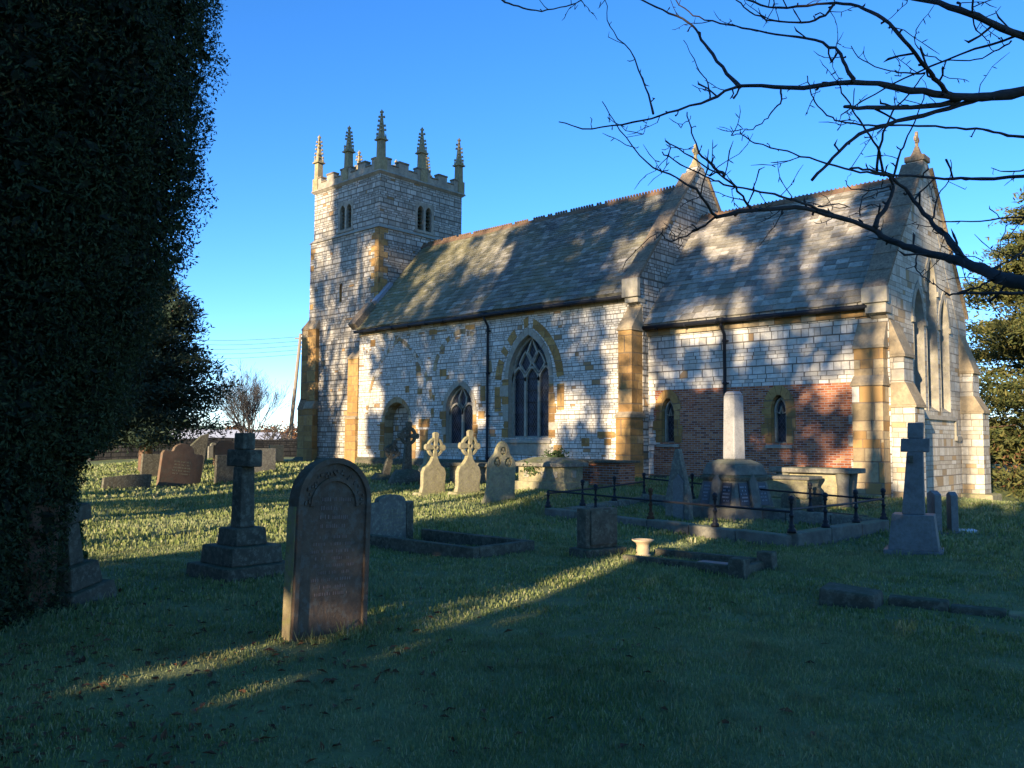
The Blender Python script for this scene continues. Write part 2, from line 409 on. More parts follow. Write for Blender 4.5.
M['pole'] = simple('weathered_pole', (.26, .21, .15), .9)
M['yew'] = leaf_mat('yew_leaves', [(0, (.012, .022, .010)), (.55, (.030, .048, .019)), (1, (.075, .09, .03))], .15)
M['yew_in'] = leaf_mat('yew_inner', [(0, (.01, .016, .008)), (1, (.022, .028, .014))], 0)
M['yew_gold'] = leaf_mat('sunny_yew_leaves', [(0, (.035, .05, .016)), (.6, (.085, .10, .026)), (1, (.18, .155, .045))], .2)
M['holly'] = leaf_mat('dark_evergreen_leaves', [(0, (.014, .028, .018)), (.6, (.026, .045, .026)), (1, (.045, .06, .03))], .1)
M['ivy'] = leaf_mat('ivy_leaves', [(0, (.03, .055, .018)), (1, (.08, .12, .035))], .15)
M['brownleaf'] = leaf_mat('fallen_leaf', [(0, (.07, .03, .015)), (.6, (.14, .06, .025)), (1, (.2, .1, .045))], .15)
s = NT('grass_blades'); s.b.inputs['Roughness'].default_value = .6; s.b.inputs['Specular IOR Level'].default_value = .2
p = s.pos(); c = s.ramp(s.n('ShaderNodeNewGeometry').outputs['Random Per Island'], [(0, (.13, .175, .045)), (.45, (.26, .30, .085)), (.8, (.37, .375, .14)), (1, (.48, .43, .24))])
n1 = s.noise(p, .55, 4, .6); n2 = s.noise(p, 3.1, 5, .7); n3 = s.noise(p, 1.4, 3, .6)
c = s.mix(s.math('MULTIPLY', s.ramp(n2, [(.44, 0.), (.66, 1.)]), .6), c, (.075, .10, .035))
c = s.mix(s.math('MULTIPLY', s.ramp(n1, [(.45, 0.), (.65, 1.)]), .45), c, (.34, .36, .19))
c = s.mix(s.math('MULTIPLY', s.ramp(n3, [(.56, 0.), (.7, 1.)]), .5), c, (.16, .13, .06))
s.col(c); tr = s.n('ShaderNodeBsdfTranslucent'); s.lk(c, tr.inputs[0]); mx = s.n('ShaderNodeMixShader'); mx.inputs[0].default_value = .4
s.lk(s.b.outputs[0], mx.inputs[1]); s.lk(tr.outputs[0], mx.inputs[2]); s.lk(mx.outputs[0], s.t.nodes['Material Output'].inputs[0]); M['blade'] = s.mat
M['bracken'] = leaf_mat('dead_bracken', [(0, (.10, .045, .02)), (1, (.22, .11, .05))], .2)

# grass ground: turf near, fields far
s = NT('turf'); p = s.pos()
n1 = s.noise(p, .55, 4, .6); n2 = s.noise(p, 6, 5, .7); n3 = s.noise(p, 45, 3, .7)
c = s.mix(s.ramp(n1, [(.35, 0.), (.65, 1.)]), (.13, .16, .045), (.24, .255, .085))
c = s.mix(s.math('MULTIPLY', s.ramp(n2, [(.4, 0.), (.68, 1.)]), .5), c, (.09, .09, .045))
c = s.mix(s.math('MULTIPLY', s.ramp(n3, [(.45, 0.), (.62, 1.)]), .35), c, (.16, .16, .07))
ln = s.n('ShaderNodeVectorMath', operation='LENGTH'); s.lk(p, ln.inputs[0])
vo = s.n('ShaderNodeTexVoronoi'); s.lk(p, vo.inputs['Vector']); vo.inputs['Scale'].default_value = .007
sc = s.n('ShaderNodeSeparateColor'); s.lk(vo.outputs['Color'], sc.inputs[0])
fld = s.ramp(sc.outputs[0], [(0, (.09, .13, .035)), (.35, (.12, .15, .05)), (.55, (.22, .15, .085)), (1, (.1, .14, .04))], 'CONSTANT')
mr = s.n('ShaderNodeMapRange'); s.lk(ln.outputs['Value'], mr.inputs[0]); mr.inputs[1].default_value = 85; mr.inputs[2].default_value = 120
c = s.mix(mr.outputs[0], c, fld); s.col(c)
s.bump(s.math('ADD', s.math('MULTIPLY', n2, 1.2), s.math('MULTIPLY', n3, .6)), .7, .04); M['turf'] = s.mat

# ------------------------------------------------------------------ ground sheet (polar grid, fine near, out to the horizon)
def ground():
    rr = np.concatenate([np.arange(0.4, 40, .4), 40 * 1.06 ** np.arange(0, 68)])
    na = 220; th = np.linspace(0, 2 * np.pi, na, endpoint=False)
    X = np.outer(rr, np.cos(th)); Y = np.outer(rr, np.sin(th)); Z = H(X, Y)
    n = len(rr); vs = np.stack([X, Y, Z], -1).reshape(-1, 3)
    vs = np.vstack([vs, [[0, 0, h1(0, 0)]]])
    fs = [(i * na + j, i * na + (j + 1) % na, (i + 1) * na + (j + 1) % na, (i + 1) * na + j) for i in range(n - 1) for j in range(na)]
    fs += [(n * na, (j + 1) % na, j) for j in range(na)]
    me = bpy.data.meshes.new('ground'); me.from_pydata(vs.tolist(), [], fs); me.materials.append(M['turf'])
    me.polygons.foreach_set('use_smooth', [True] * len(fs))
    o = bpy.data.objects.new('ground', me); COL.objects.link(o); return tag(o, kind='structure')
ground()

# ------------------------------------------------------------------ the church
XV, YV, ZV = Vector((1, 0, 0)), Vector((0, 1, 0)), Vector((0, 0, 1))
church = thing('church', 'white limestone parish church with a pinnacled tower and stone slate roofs', 'church', (0, 0, 0))
AX = 27.92
# nave -------------------------------------------------------------
NX0, NX1, NY, NE, NR = -31.72, -16.2, 24.0, 6.72, 11.38
CX1, CY, CE, CR = -8.15, 24.3, 5.58, 10.06
win_big = arc_arch(-21.25, 1.02, 1.75, 4.05, 5.66)
win_two = arc_arch(-25.0, .79, 1.5, 2.85, 3.88)
door = arc_arch(-28.97, .82, .2, 2.45, 3.3)
mb = MB()
mb.profile((0, NY, 0), XV, ZV, [(NX0, -.5), (NX1, -.5), (NX1, 6.62), (NX0, 6.62)], [win_big, win_two, door])
ny2 = 2 * AX - NY
mb.quad((NX0, ny2, -.8), (NX1, ny2, -.8), (NX1, ny2, 6.62), (NX0, ny2, 6.62))
mb.profile((NX0, 0, 0), YV, ZV, [(NY, -.5), (ny2, -.8), (ny2, 6.6), (AX, 11.2), (NY, 6.6)])
nave_wall = mb.build('nave_wall', M['lime'], church)
mb = MB(); mb.box(NX0 - .1, NX1 + .02, NY - .13, NY - .003, -.4, .72); mb.hexa([(NX0 - .1, NY - .13, .72), (NX1, NY - .13, .72), (NX1, NY - .003, .72), (NX0 - .1, NY - .003, .72)], [(NX0 - .1, NY - .012, .84), (NX1, NY - .012, .84), (NX1, NY - .003, .84), (NX0 - .1, NY - .003, .84)])
mb.build('plinth', M['darkstone'], nave_wall)

def roof(name, x0, x1, ye, ze, zr, mat, th=.13):
    mb = MB()
    yn = 2 * AX - ye
    o = [(ye, ze), (AX, zr), (yn, ze), (yn, ze - th), (AX, zr - th * 1.4), (ye, ze - th)]
    # courses are stepped a little so that the slope and the eaves read as laid slates
    mb.profile((x0, 0, 0), YV, ZV, o, N=XV, d=x1 - x0)
    return mb.build(name, mat, church)
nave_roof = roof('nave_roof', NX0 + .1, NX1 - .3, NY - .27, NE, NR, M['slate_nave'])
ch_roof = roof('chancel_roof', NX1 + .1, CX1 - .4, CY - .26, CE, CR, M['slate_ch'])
def slates(par, x0, x1, ye, ze, zr, mat, wd=.42, rows=26):
    """courses of slates standing proud along the south slope, each course a strip with its own ragged lower edge"""
    mb = MB(); sl = Vector((0, AX - ye, zr - ze)); L = sl.length; sl.normalize(); nn = Vector((0, -sl.z, sl.y))
    y = 0; k = 0; n = rows; hts = [1.35 - .7 * i / n for i in range(n)]; sc = L / sum(hts)
    for i in range(n):
        hh = hts[i] * sc; wr = wd * (1.15 - .4 * i / n); x = x0 - random.random() * wr * 0
        while x < x1 - .02:
            ww = min(wr * random.uniform(.65, 1.35), x1 - x)
            dz = random.uniform(.012, .03); lo = random.uniform(-.018, .012)
            p = lambda xx, d, t: Vector((xx, ye, ze)) + sl * d + nn * (t + .018 * (1.5 + math.sin(xx * .8 + d * .5) + .6 * math.sin(xx * 2.1 - d * 1.1)) * min(1, (L - d) * 2))
            a = y + lo - .02; b = min(y + hh + .03, L)
            mb.hexa([p(x + .004, a, .004), p(x + ww - .004, a, .004), p(x + ww - .004, b, .002), p(x + .004, b, .002)],
                    [p(x + .004, a, dz + .014), p(x + ww - .004, a, dz + .014), p(x + ww - .004, b, .008), p(x + .004, b, .008)])
            x += ww
        y += hh
    return mb.build('slate_course', mat, par)
def roof_slate_mat(name, stops, moss, mamt, west):
    s = NT(name); p = s.pos(); g = s.n('ShaderNodeNewGeometry')
    c = s.ramp(g.outputs['Random Per Island'], stops)
    n1 = s.noise(p, 7, 5, .7); n2 = s.noise(p, .75, 4, .65); n3 = s.noise(p, 22, 3, .7)
    c = s.mix(s.math('MULTIPLY', s.ramp(n1, [(.45, 0.), (.62, 1.)]), .55), c, stops[0][1])
    c = s.mix(s.math('MULTIPLY', s.ramp(n3, [(.5, 0.), (.62, 1.)]), .4), c, (.36, .34, .25))
    f = s.math('MULTIPLY', s.ramp(n2, [(.38, 0.), (.62, 1.)]), mamt)
    if west:
        sp = s.n('ShaderNodeSeparateXYZ'); s.lk(p, sp.inputs[0])
        mr = s.n('ShaderNodeMapRange'); s.lk(s.math('ADD', sp.outputs[0], s.math('MULTIPLY', n2, 5.)), mr.inputs[0]); mr.inputs[1].default_value = -21; mr.inputs[2].default_value = -27
        mr.inputs[3].default_value = 0; mr.inputs[4].default_value = .7
        f = s.math('MAXIMUM', f, s.math('MULTIPLY', mr.outputs[0], s.ramp(n1, [(.3, .45), (.6, 1.)])))
    s.col(s.mix(f, c, moss)); s.bump(s.math('ADD', n1, n3), .4, .012); s.b.inputs['Roughness'].default_value = .8
    return s.mat
M['sl_n'] = roof_slate_mat('nave_slates', [(0, (.08, .072, .062)), (.5, (.17, .155, .13)), (.85, (.26, .235, .195)), (1, (.40, .36, .30))], (.22, .19, .065), .35, True)
M['sl_c'] = roof_slate_mat('chancel_slates', [(0, (.14, .12, .10)), (.45, (.29, .255, .205)), (.85, (.42, .37, .30)), (1, (.53, .475, .39))], (.22, .19, .10), .3, False)
slates(nave_roof, NX0 + .1, NX1 - .3, NY - .27, NE, NR, M['sl_n'], .33, 34)
slates(ch_roof, NX1 + .1, CX1 - .4, CY - .26, CE, CR, M['sl_c'], .38, 28)
def ridge(par, x0, x1, z, crest):
    mb = MB(); x = x0
    while x < x1 - .1:
        e = min(x + .42, x1); dz = random.uniform(-.012, .012)
        mb.profile((x, 0, 0), YV, ZV, [(AX - .2, z - .16 + dz), (AX - .05, z + .05 + dz), (AX + .05, z + .05 + dz), (AX + .2, z - .16 + dz)], N=XV, d=e - x - .012)
        k = 3
        for i in range(k):
            if not crest or random.random() < .12: continue
            xx = x + (i + .5) * (e - x) / k
            mb.lathe(xx, AX, [(z + .03, .045), (z + .10, .06), (z + .15, .045), (z + .17, .01)], 6)
        x = e
    return mb.build('ridge_tiles', M['ridge'], par)
ridge(nave_roof, -31.9, NX1 - .3, NR, True)
ridge(ch_roof, NX1 + .1, CX1 - .4, CR, False)
mb = MB(); x = NX1 + .15
while x < CX1 - .5:
    mb.box(x, x + .05, AX - .015, AX + .015, CR + .04, CR + .10); x += .14
mb.box(NX1 + .15, CX1 - .5, AX - .012, AX + .012, CR + .03, CR + .062); mb.build('ridge_cresting', M['ridge'], ch_roof)
# gutters and pipes
def gutter(x0, x1, y, z):
    mb = MB(); mb.tube([(x0, y, z), (x1, y, z - .03)], .075, 8)
    x = x0 + .5
    while x < x1: mb.box(x, x + .03, y - .08, y + .1, z - .1, z + .03); x += 1.1
    return mb.build('gutter', M['iron'], church, True)
gutter(NX0 + .05, NX1 - .35, NY - .33, NE - .13)
gutter(NX1 + .15, CX1 - .45, CY - .32, CE - .12)
def pipe(x, y, z0, z1):
    mb = MB(); mb.tube([(x, y - .22, z1 + .02), (x, y - .2, z1 - .1), (x, y, z1 - .35), (x, y, z0 + .2), (x, y - .12, z0)], .052, 8)
    mb.frustum(x, y - .22, z1 - .02, z1 + .16, .07, .07, .11, .1)
    for k in range(4):
        z = z0 + .4 + k * (z1 - z0 - 1) / 3; mb.lathe(x, y, [(z, .07), (z + .09, .07)], 8); mb.box(x - .11, x + .11, y + .03, y + .07, z + .02, z + .07)
    return mb.build('drainpipe', M['iron'], church, True)
pipe(-23.33, NY - .09, .5, NE - .2)
pipe(-13.15, CY - .09, .35, CE - .2)
# eaves course of ochre stone
mb = MB(); mb.box(NX0, NX1 - .3, NY - .07, NY - .004, 6.42, 6.58)
mb.build('eaves_course', M['buff'], church)
mb = MB(); mb.box(NX1 + .05, CX1 - .1, CY - .09, CY - .004, 5.2, 5.44)
mb.build('eaves_course', M['buff'], church)

# openings of the nave
def ring(mb, P0, U, V, N, inner, outer, proud, mats=2, step=1, wts=(.6, .4)):
    """voussoirs: wedges between two arch lines with the same point count"""
    P0, U, V, N = map(Vector, (P0, U, V, N))
    for i in range(0, len(inner) - 1, step):
        j = min(i + step, len(inner) - 1); g = .02
        def lp(a, b, t): return (a[0] + (b[0] - a[0]) * t, a[1] + (b[1] - a[1]) * t)
        idx = [lp(inner[i], inner[j], g), lp(inner[i], inner[j], 1 - g), lp(outer[i], outer[j], 1 - g), lp(outer[i], outer[j], g)]
        q = lambda d: [P0 + U * p[0] + V * p[1] + N * d for p in idx]
        mb.hexa(q(.0), q(-proud * random.uniform(.6, 1.2)), random.choices(range(len(wts)), wts)[0])
def jambs(mb, P0, U, V, N, x, z0, z1, wmin, wmax, side, proud=.02, wts=(.8, .2)):
    z = z0; k = 0; P0, U, V, N = map(Vector, (P0, U, V, N))
    while z < z1 - .08:
        e = min(z + random.uniform(.24, .42), z1); wd = random.uniform(wmin, wmax) if k % 2 else random.uniform(wmin, (wmin + wmax) / 2)
        a, b = (x - wd, x) if side < 0 else (x, x + wd)
        pr = proud * random.uniform(.5, 1.2)
        q = lambda d: [P0 + U * p[0] + V * p[1] + N * d for p in ((a, z + .006), (b, z + .006), (b, e - .006), (a, e - .006))]
        mb.hexa(q(0), q(-pr), random.choices(range(len(wts)), wts)[0]); z = e; k += 1

P0 = (0, NY, 0); N = YV
# three-light window
mb = MB(); mb.reveal(P0, XV, ZV, N, win_big, -.01, .38)
ina = arc_arch(-21.25, 1.02, 1.75, 4.05, 5.66, bottom=False); oua = arc_arch(-21.25, 1.22, 1.75, 4.05, 5.94, bottom=False)
ring(mb, P0, XV, ZV, N, ina, oua, .03, wts=(1,))
mb3 = MB(); jambs(mb3, P0, XV, ZV, N, -22.27, 1.75, 4.05, .22, .5, -1, .02, (.85, .15)); mb2 = MB(); jambs(mb2, P0, XV, ZV, N, -20.23, 1.75, 4.05, .2, .42, 1, .02, (.7, .3))
win1 = mb.build('window', M['dress'], church)
mb2.build('jamb_stones', [M['ochre'], M['dress']], win1); mb3.build('jamb_stones', [M['ochre'], M['dress']], win1)
mb = MB(); mb.hexa([(-22.42, NY - .1, 1.55), (-20.1, NY - .1, 1.55), (-20.1, NY + .4, 1.55), (-22.42, NY + .4, 1.55)], [(-22.42, NY - .1, 1.66), (-20.1, NY - .1, 1.66), (-20.1, NY + .4, 1.86), (-22.42, NY + .4, 1.86)])
mb.box(-22.3, -20.2, NY - .03, NY + .02, 1.1, 1.54)
mb.build('sill', M['dress'], win1, bevel=.01)
def tracery3(mb, cx, z0, zs, za, hw):
    d0, d1 = .2, .36; b = lambda pth, wd=.085: mb.bar(P0, XV, ZV, N, pth, wd, d0, d1)
    lw = hw * 2 / 3; xs = [cx - hw + lw, cx + lw / 2 + 0]; xs = [cx - lw / 2, cx + lw / 2]
    for x in xs: b([(x, z0), (x, zs)], .10)
    zt = zs - .02
    def sub(c, h, z, top): return arc_arch(c, h, z, z, top, 6, bottom=False)
    for k in (-1, 0, 1): b(sub(cx + k * lw, lw / 2, zt - .12, zt + .42))
    # reticulated upper lights (ogee cells)
    for k in (-1, 1):
        c = cx + k * lw / 2
        cell = [(c, zt + .16), (c - .16, zt + .34), (c - .30, zt + .56), (c - .16, zt + .82), (c, zt + 1.02), (c + .16, zt + .82), (c + .30, zt + .56), (c + .16, zt + .34), (c, zt + .16)]
        b(cell, .075)
    cell = [(cx, zt + .62), (cx - .14, zt + .82), (cx - .24, zt + 1.0), (cx - .12, zt + 1.25), (cx, zt + 1.5), (cx + .12, zt + 1.25), (cx + .24, zt + 1.0), (cx + .14, zt + .82), (cx, zt + .62)]
    b(cell, .075)
    fr_ = arc_arch(cx, hw - .04, z0, zs, za - .06); b(fr_, .1)
mb = MB(); tracery3(mb, -21.25, 1.8, 4.05, 5.66, 1.02); mb.build('tracery', M['dress'], win1)
def pane(par, P0, U, V, N, loop, d):
    mb = MB(); P = Vector(P0) + Vector(N) * d
    mb.profile(P, U, V, loop); return mb.build('pane', M['glass'], par)
pane(win1, P0, XV, ZV, N, win_big, .3)
for zb in (2.2, 2.65, 3.1, 3.55, 4.0): mb = MB(); mb.box(-22.2, -20.3, NY + .262, NY + .28, zb, zb + .022); mb.build('saddle_bar', M['iron'], win1)
# relieving arch in alternating ochre and white voussoirs over it
mb = MB()
oi = arc_arch(-21.25, 1.42, 2.75, 3.75, 6.02, 12); oo = arc_arch(-21.25, 1.75, 2.75, 3.75, 6.38, 12)
ring(mb, P0, XV, ZV, N, oi[:-1] if False else oi, oo, .02, wts=(.5, .5))
mb.build('arch_moulding', [M['ochre'], M['lime']], church)
for cx, hw, wd, zs in ((-28.85, 2.15, .17, 2.6), (-24.9, 1.55, .2, 4.3)):
    mb = MB(); ii = arc_arch(cx, hw, zs - .01, zs, 6.0, 11, False); io = arc_arch(cx, hw + wd, zs - .01, zs, 6.0 + wd, 11, False)
    ring(mb, P0, XV, ZV, N, ii, io, .02, wts=(.55, .45)); mb.build('arch_moulding', [M['buff'], M['lime']], church)
# two-light window
mb = MB(); mb.reveal(P0, XV, ZV, N, win_two, -.01, .36)
ring(mb, P0, XV, ZV, N, arc_arch(-25, .79, 1.5, 2.85, 3.88, bottom=False), arc_arch(-25, .98, 1.5, 2.85, 4.12, bottom=False), .03, wts=(1,))
win2 = mb.build('window', M['dress'], church)
mb = MB(); jambs(mb, P0, XV, ZV, N, -25.79, 1.5, 2.85, .15, .42, -1, .02); mb.build('jamb_stones', [M['ochre'], M['dress']], win2); mb = MB(); jambs(mb, P0, XV, ZV, N, -24.21, 1.5, 3.3, .14, .5, 1, .02, (.9, .1)); pass
mb.build('jamb_stones', [M['ochre'], M['dress']], win2)
mb = MB(); mb.box(-25.9, -24.1, NY - .08, NY + .36, 1.33, 1.52); mb.build('sill', M['dress'], win2, bevel=.01)
mb = MB(); b = lambda pth, wd=.085: mb.bar(P0, XV, ZV, N, pth, wd, .18, .34)
b([(-25, 1.5), (-25, 2.95)], .11); b(arc_arch(-25.38, .38, 2.7, 2.7, 3.15, 6, False)); b(arc_arch(-24.62, .38, 2.7, 2.7, 3.15, 6, False))
b([(-25, 2.9), (-25.2, 3.15), (-25.22, 3.4), (-25, 3.8), (-24.78, 3.4), (-24.8, 3.15), (-25, 2.9)]); b(arc_arch(-25, .75, 1.5, 2.85, 3.82))
mb.build('tracery', M['dress'], win2); pane(win2, P0, XV, ZV, N, win_two, .27)
# blocked doorway
mb = MB(); mb.reveal(P0, XV, ZV, N, door, -.01, .55)
ring(mb, P0, XV, ZV, N, arc_arch(-28.97, .82, .2, 2.45, 3.3, bottom=False), arc_arch(-28.97, 1.0, .2, 2.45, 3.55, bottom=False), .02, wts=(1,))
drw = mb.build('blocked_doorway', M['buff'], church)
mb = MB(); mb.profile((0, NY + .5, 0), XV, ZV, door); mb.build('infill', M['tower'], drw)
mb = MB(); jambs(mb, P0, XV, ZV, N, -29.79, .85, 2.45, .2, .45, -1, .02, (1,)); mb.build('jamb_stones', M['ochre'], drw); mb = MB(); jambs(mb, P0, XV, ZV, N, -28.15, .85, 2.3, .3, .7, 1, .02, (1,)); mb.build('jamb_stones', M['ochre'], drw)
# scattered ochre repair stones in the nave wall
mb = MB()
for x, z, a, b_ in ((-26.9, 6.1, .5, .2), (-24.7, 6.12, .55, .2), (-27.7, 4.4, .3, .45), (-27.6, 3.6, .3, .25), (-28.4, 3.7, .25, .3), (-26.2, 4.3, .4, .3), (-26.8, 3.3, .3, .25), (-23.8, 3.2, .28, .6), (-23.9, 2.5, .35, .3), (-18.0, 1.75, .75, .22), (-17.7, 1.5, .3, .22), (-18.7, 1.45, .35, .3), (-27.5, 2.2, .7, .35), (-27.4, 1.2, .5, .9), (-20.0, 1.2, .4, .3), (-30.9, 5.9, .35, .3)):
    mb = MB(); mb.box(x, x + a, NY - random.uniform(.006, .016), NY + .1, z, z + b_); mb.build('repair_stone', M['ochre'], nave_wall)

# nave east gable with coping, kneeler and cross
mb = MB()
GX0, GX1 = NX1 - .32, NX1 + .14
zz = .3
prof = [(NY - .02, 5.0), (NY - .02, 6.2), (NY - .36, 6.42), (NY - .36, NE + zz + .05), (AX - .42, NR + .26), (AX - .22, NR + .62), (AX + .22, NR + .62), (AX + .42, NR + .26), (ny2 + .36, NE + zz + .05), (ny2 + .36, 6.42), (ny2 + .02, 6.2), (ny2 + .02, -.8), (NY - .02, -.5)]
prof = [prof[-1]] + prof[:-1]
mb.profile((GX0, 0, 0), YV, ZV, prof, N=XV, d=GX1 - GX0)
gab = mb.build('gable_wall', M['tower'], church)
def coping(par, x0, x1, ye, ze, zr, top, t=.11, split=7):
    for sgn in (-1, 1):
        mb = MB()
        a = Vector((0, AX + sgn * (AX - ye), ze)); b = Vector((0, AX + sgn * .36, zr)); d = b - a
        nn = Vector((0, sgn * abs(d.z), abs(d.y))).normalized()
        for i in range(split):
            p, q = a + d * (i / split + .002), a + d * ((i + 1) / split - .002)
            lift = nn * (.006 + random.uniform(0, .008))
            f = lambda pp, hh: [Vector((x, 0, 0)) + pp + nn * hh + lift for x in (x0, x1)]
            A, B = f(p, 0), f(q, 0); C, D = f(p, t), f(q, t)
            mb.hexa([A[0], A[1], B[1], B[0]], [C[0], C[1], D[1], D[0]])
        mb.build('coping', M['coping'], par, bevel=.012)
coping(gab, GX0 - .08, GX1 + .07, NY - .36, NE + zz + .05, NR + .30, 0)
mb = MB(); mb.box(GX0 - .1, GX1 + .09, NY - .48, NY - .30, 6.5, NE + zz + .12); mb.box(GX0 - .04, GX1 + .03, NY - .38, NY + .1, 6.32, 6.5); mb.build('kneeler', M['dress'], gab, bevel=.02)
def gable_cross(par, x, zb, s=1., mat='pinn'):
    mb = MB()
    mb.frustum(x, AX, zb, zb + .28 * s, .24 * s, .26 * s, .13 * s, .14 * s); mb.frustum(x, AX, zb + .28 * s, zb + .5 * s, .13 * s, .14 * s, .07 * s, .08 * s)
    P = (x - .06 * s, 0, 0); z = zb + .5 * s; k = s
    mb.profile((x - .055 * s, 0, 0), YV, ZV, [(AX - .05 * k, z - .05), (AX + .05 * k, z - .05), (AX + .06 * k, z + .28 * k), (AX + .2 * k, z + .22 * k), (AX + .24 * k, z + .32 * k), (AX + .2 * k, z + .42 * k), (AX + .07 * k, z + .38 * k), (AX + .08 * k, z + .6 * k), (AX, z + .68 * k), (AX - .08 * k, z + .6 * k), (AX - .07 * k, z + .38 * k), (AX - .2 * k, z + .42 * k), (AX - .24 * k, z + .32 * k), (AX - .2 * k, z + .22 * k), (AX - .06 * k, z + .28 * k)], N=XV, d=.11 * s)
    mb.profile((x - .045 * s, 0, 0), YV, ZV, [(AX + .19 * k * math.cos(a), z + .32 * k + .19 * k * math.sin(a)) for a in np.linspace(0, 2 * math.pi, 16, endpoint=False)], [[(AX + .13 * k * math.cos(a), z + .32 * k + .13 * k * math.sin(a)) for a in np.linspace(0, 2 * math.pi, 16, endpoint=False)]], N=XV, d=.09 * s)
    return mb.build('gable_cross', M[mat], par, bevel=.01)
gable_cross(gab, (GX0 + GX1) / 2, NR + .6, .82)
# stub of the west gable coping leaning on the tower, and the flashing beside it
mb = MB()
a = Vector((0, NY - .3, 6.78)); d = Vector((0, AX - NY + .27, NR - NE)).normalized(); nn = Vector((0, -d.z, d.y))
for s0, s1 in ((0, 1.5),):
    p, q = a + d * s0, a + d * s1; f = lambda pp, hh: [Vector((x, 0, 0)) + pp + nn * hh for x in (-31.98, -31.45)]
    A, B, C, D = f(p, -.1), f(q, -.1), f(p, .28), f(q, .28); mb.hexa([A[0], A[1], B[1], B[0]], [C[0], C[1], D[1], D[0]])
mb.build('coping', M['coping'], church, bevel=.02)
mb = MB(); p, q = a + d * 1.75, a + d * 3.1; f = lambda pp, hh: [Vector((x, 0, 0)) + pp + nn * hh for x in (-31.87, -31.5)]
A, B, C, D = f(p, 0), f(q, 0), f(p, .16), f(q, .16); mb.hexa([A[0], A[1], B[1], B[0]], [C[0], C[1], D[1], D[0]]); mb.build('roof_flashing', M['lead'], church)

# buttresses ---------------------------------------------------------
def buttress(x0, x1, y_wall, stages, mats, axis='S', cap=.35, z0=-.6, name='buttress', base=None):
    """stages: (projection, z where it stops, z where the next, shallower one begins); weathered offsets between"""
    mb = MB(); caps = []; z = z0; k = len(stages)
    for i, (pr, zt, zn) in enumerate(stages):
        nx = stages[i + 1][0] if i + 1 < k else .0
        g = .015 * (k - i)
        def P(off, zz, gg=g):
            if axis == 'S': return [(x0 - gg, y_wall - off, zz), (x1 + gg, y_wall - off, zz), (x1 + gg, y_wall + .1, zz), (x0 - gg, y_wall + .1, zz)]
            if axis == 'E': return [(y_wall + off, x0 - gg, zz), (y_wall + off, x1 + gg, zz), (y_wall - .1, x1 + gg, zz), (y_wall - .1, x0 - gg, zz)]
            return [(y_wall - off, x0 - gg, zz), (y_wall - off, x1 + gg, zz), (y_wall + .1, x1 + gg, zz), (y_wall + .1, x0 - gg, zz)]
        mb.hexa(P(pr, z), P(pr, zt))
        mc = MB(); caps.append(mc)
        mc.hexa(P(pr + .05, zt, g + .04), P(pr + .05, zt + .07, g + .04))
        lo, hi = P(pr + .05, zt + .07, g + .03), P(nx + .02, zn, g + .0)
        mc.hexa(lo, hi); z = zn - .02
    o = mb.build(name, M[mats], church)
    for mc in caps: mc.build('weathering', M['capst'], o, bevel=.012)
    return o
buttress(-32.5, -31.76, 24.55, [(.7, 2.6, 2.75), (.6, 5.4, 6.1)], 'ochre')
buttress(-16.62, -16.1, NY, [(.78, 2.42, 2.62), (.66, 5.35, 6.3)], 'ochre')
buttress(-8.99, -8.22, CY, [(.5, 3.2, 3.5), (.34, 4.25, 5.0)], 'buff')
buttress(24.36, 25.1, CX1, [(.62, 2.6, 3.3), (.36, 4.0, 5.05)], 'gable', 'E')
neb = buttress(31.0, 31.72, CX1, [(.66, 2.62, 3.2), (.4, 3.95, 5.3)], 'gable', 'E')
mb = MB(); mb.frustum(-7.72, 31.35, -.9, -.02, .52, .62, .5, .6); mb.build('plinth', M['lich'], neb, bevel=.05)

# chancel -------------------------------------------------------------
lan1 = arc_arch(-15.29, .235, 1.62, 2.65, 3.12, 7); lan2 = arc_arch(-11.4, .24, 1.62, 2.65, 3.1, 7)
su1 = arc_arch(-15.29, .5, 1.4, 2.7, 3.42, 7); su2 = arc_arch(-11.4, .5, 1.4, 2.7, 3.4, 7)
mb = MB(); BZ = 3.36
mb.profile((0, CY, 0), XV, ZV, [(NX1, BZ), (CX1, BZ), (CX1, 5.5), (NX1, 5.5)][::1])
mb.profile((0, CY, 0), XV, ZV, [(NX1, -.4), (-15.98, -.4), (-15.98, BZ), (NX1, BZ)])
mb.profile((0, CY, 0), XV, ZV, [(-9.02, -.6), (CX1, -.6), (CX1, BZ), (-9.02, BZ)])
ch_wall = mb.build('chancel_wall', M['lime_big'], church)
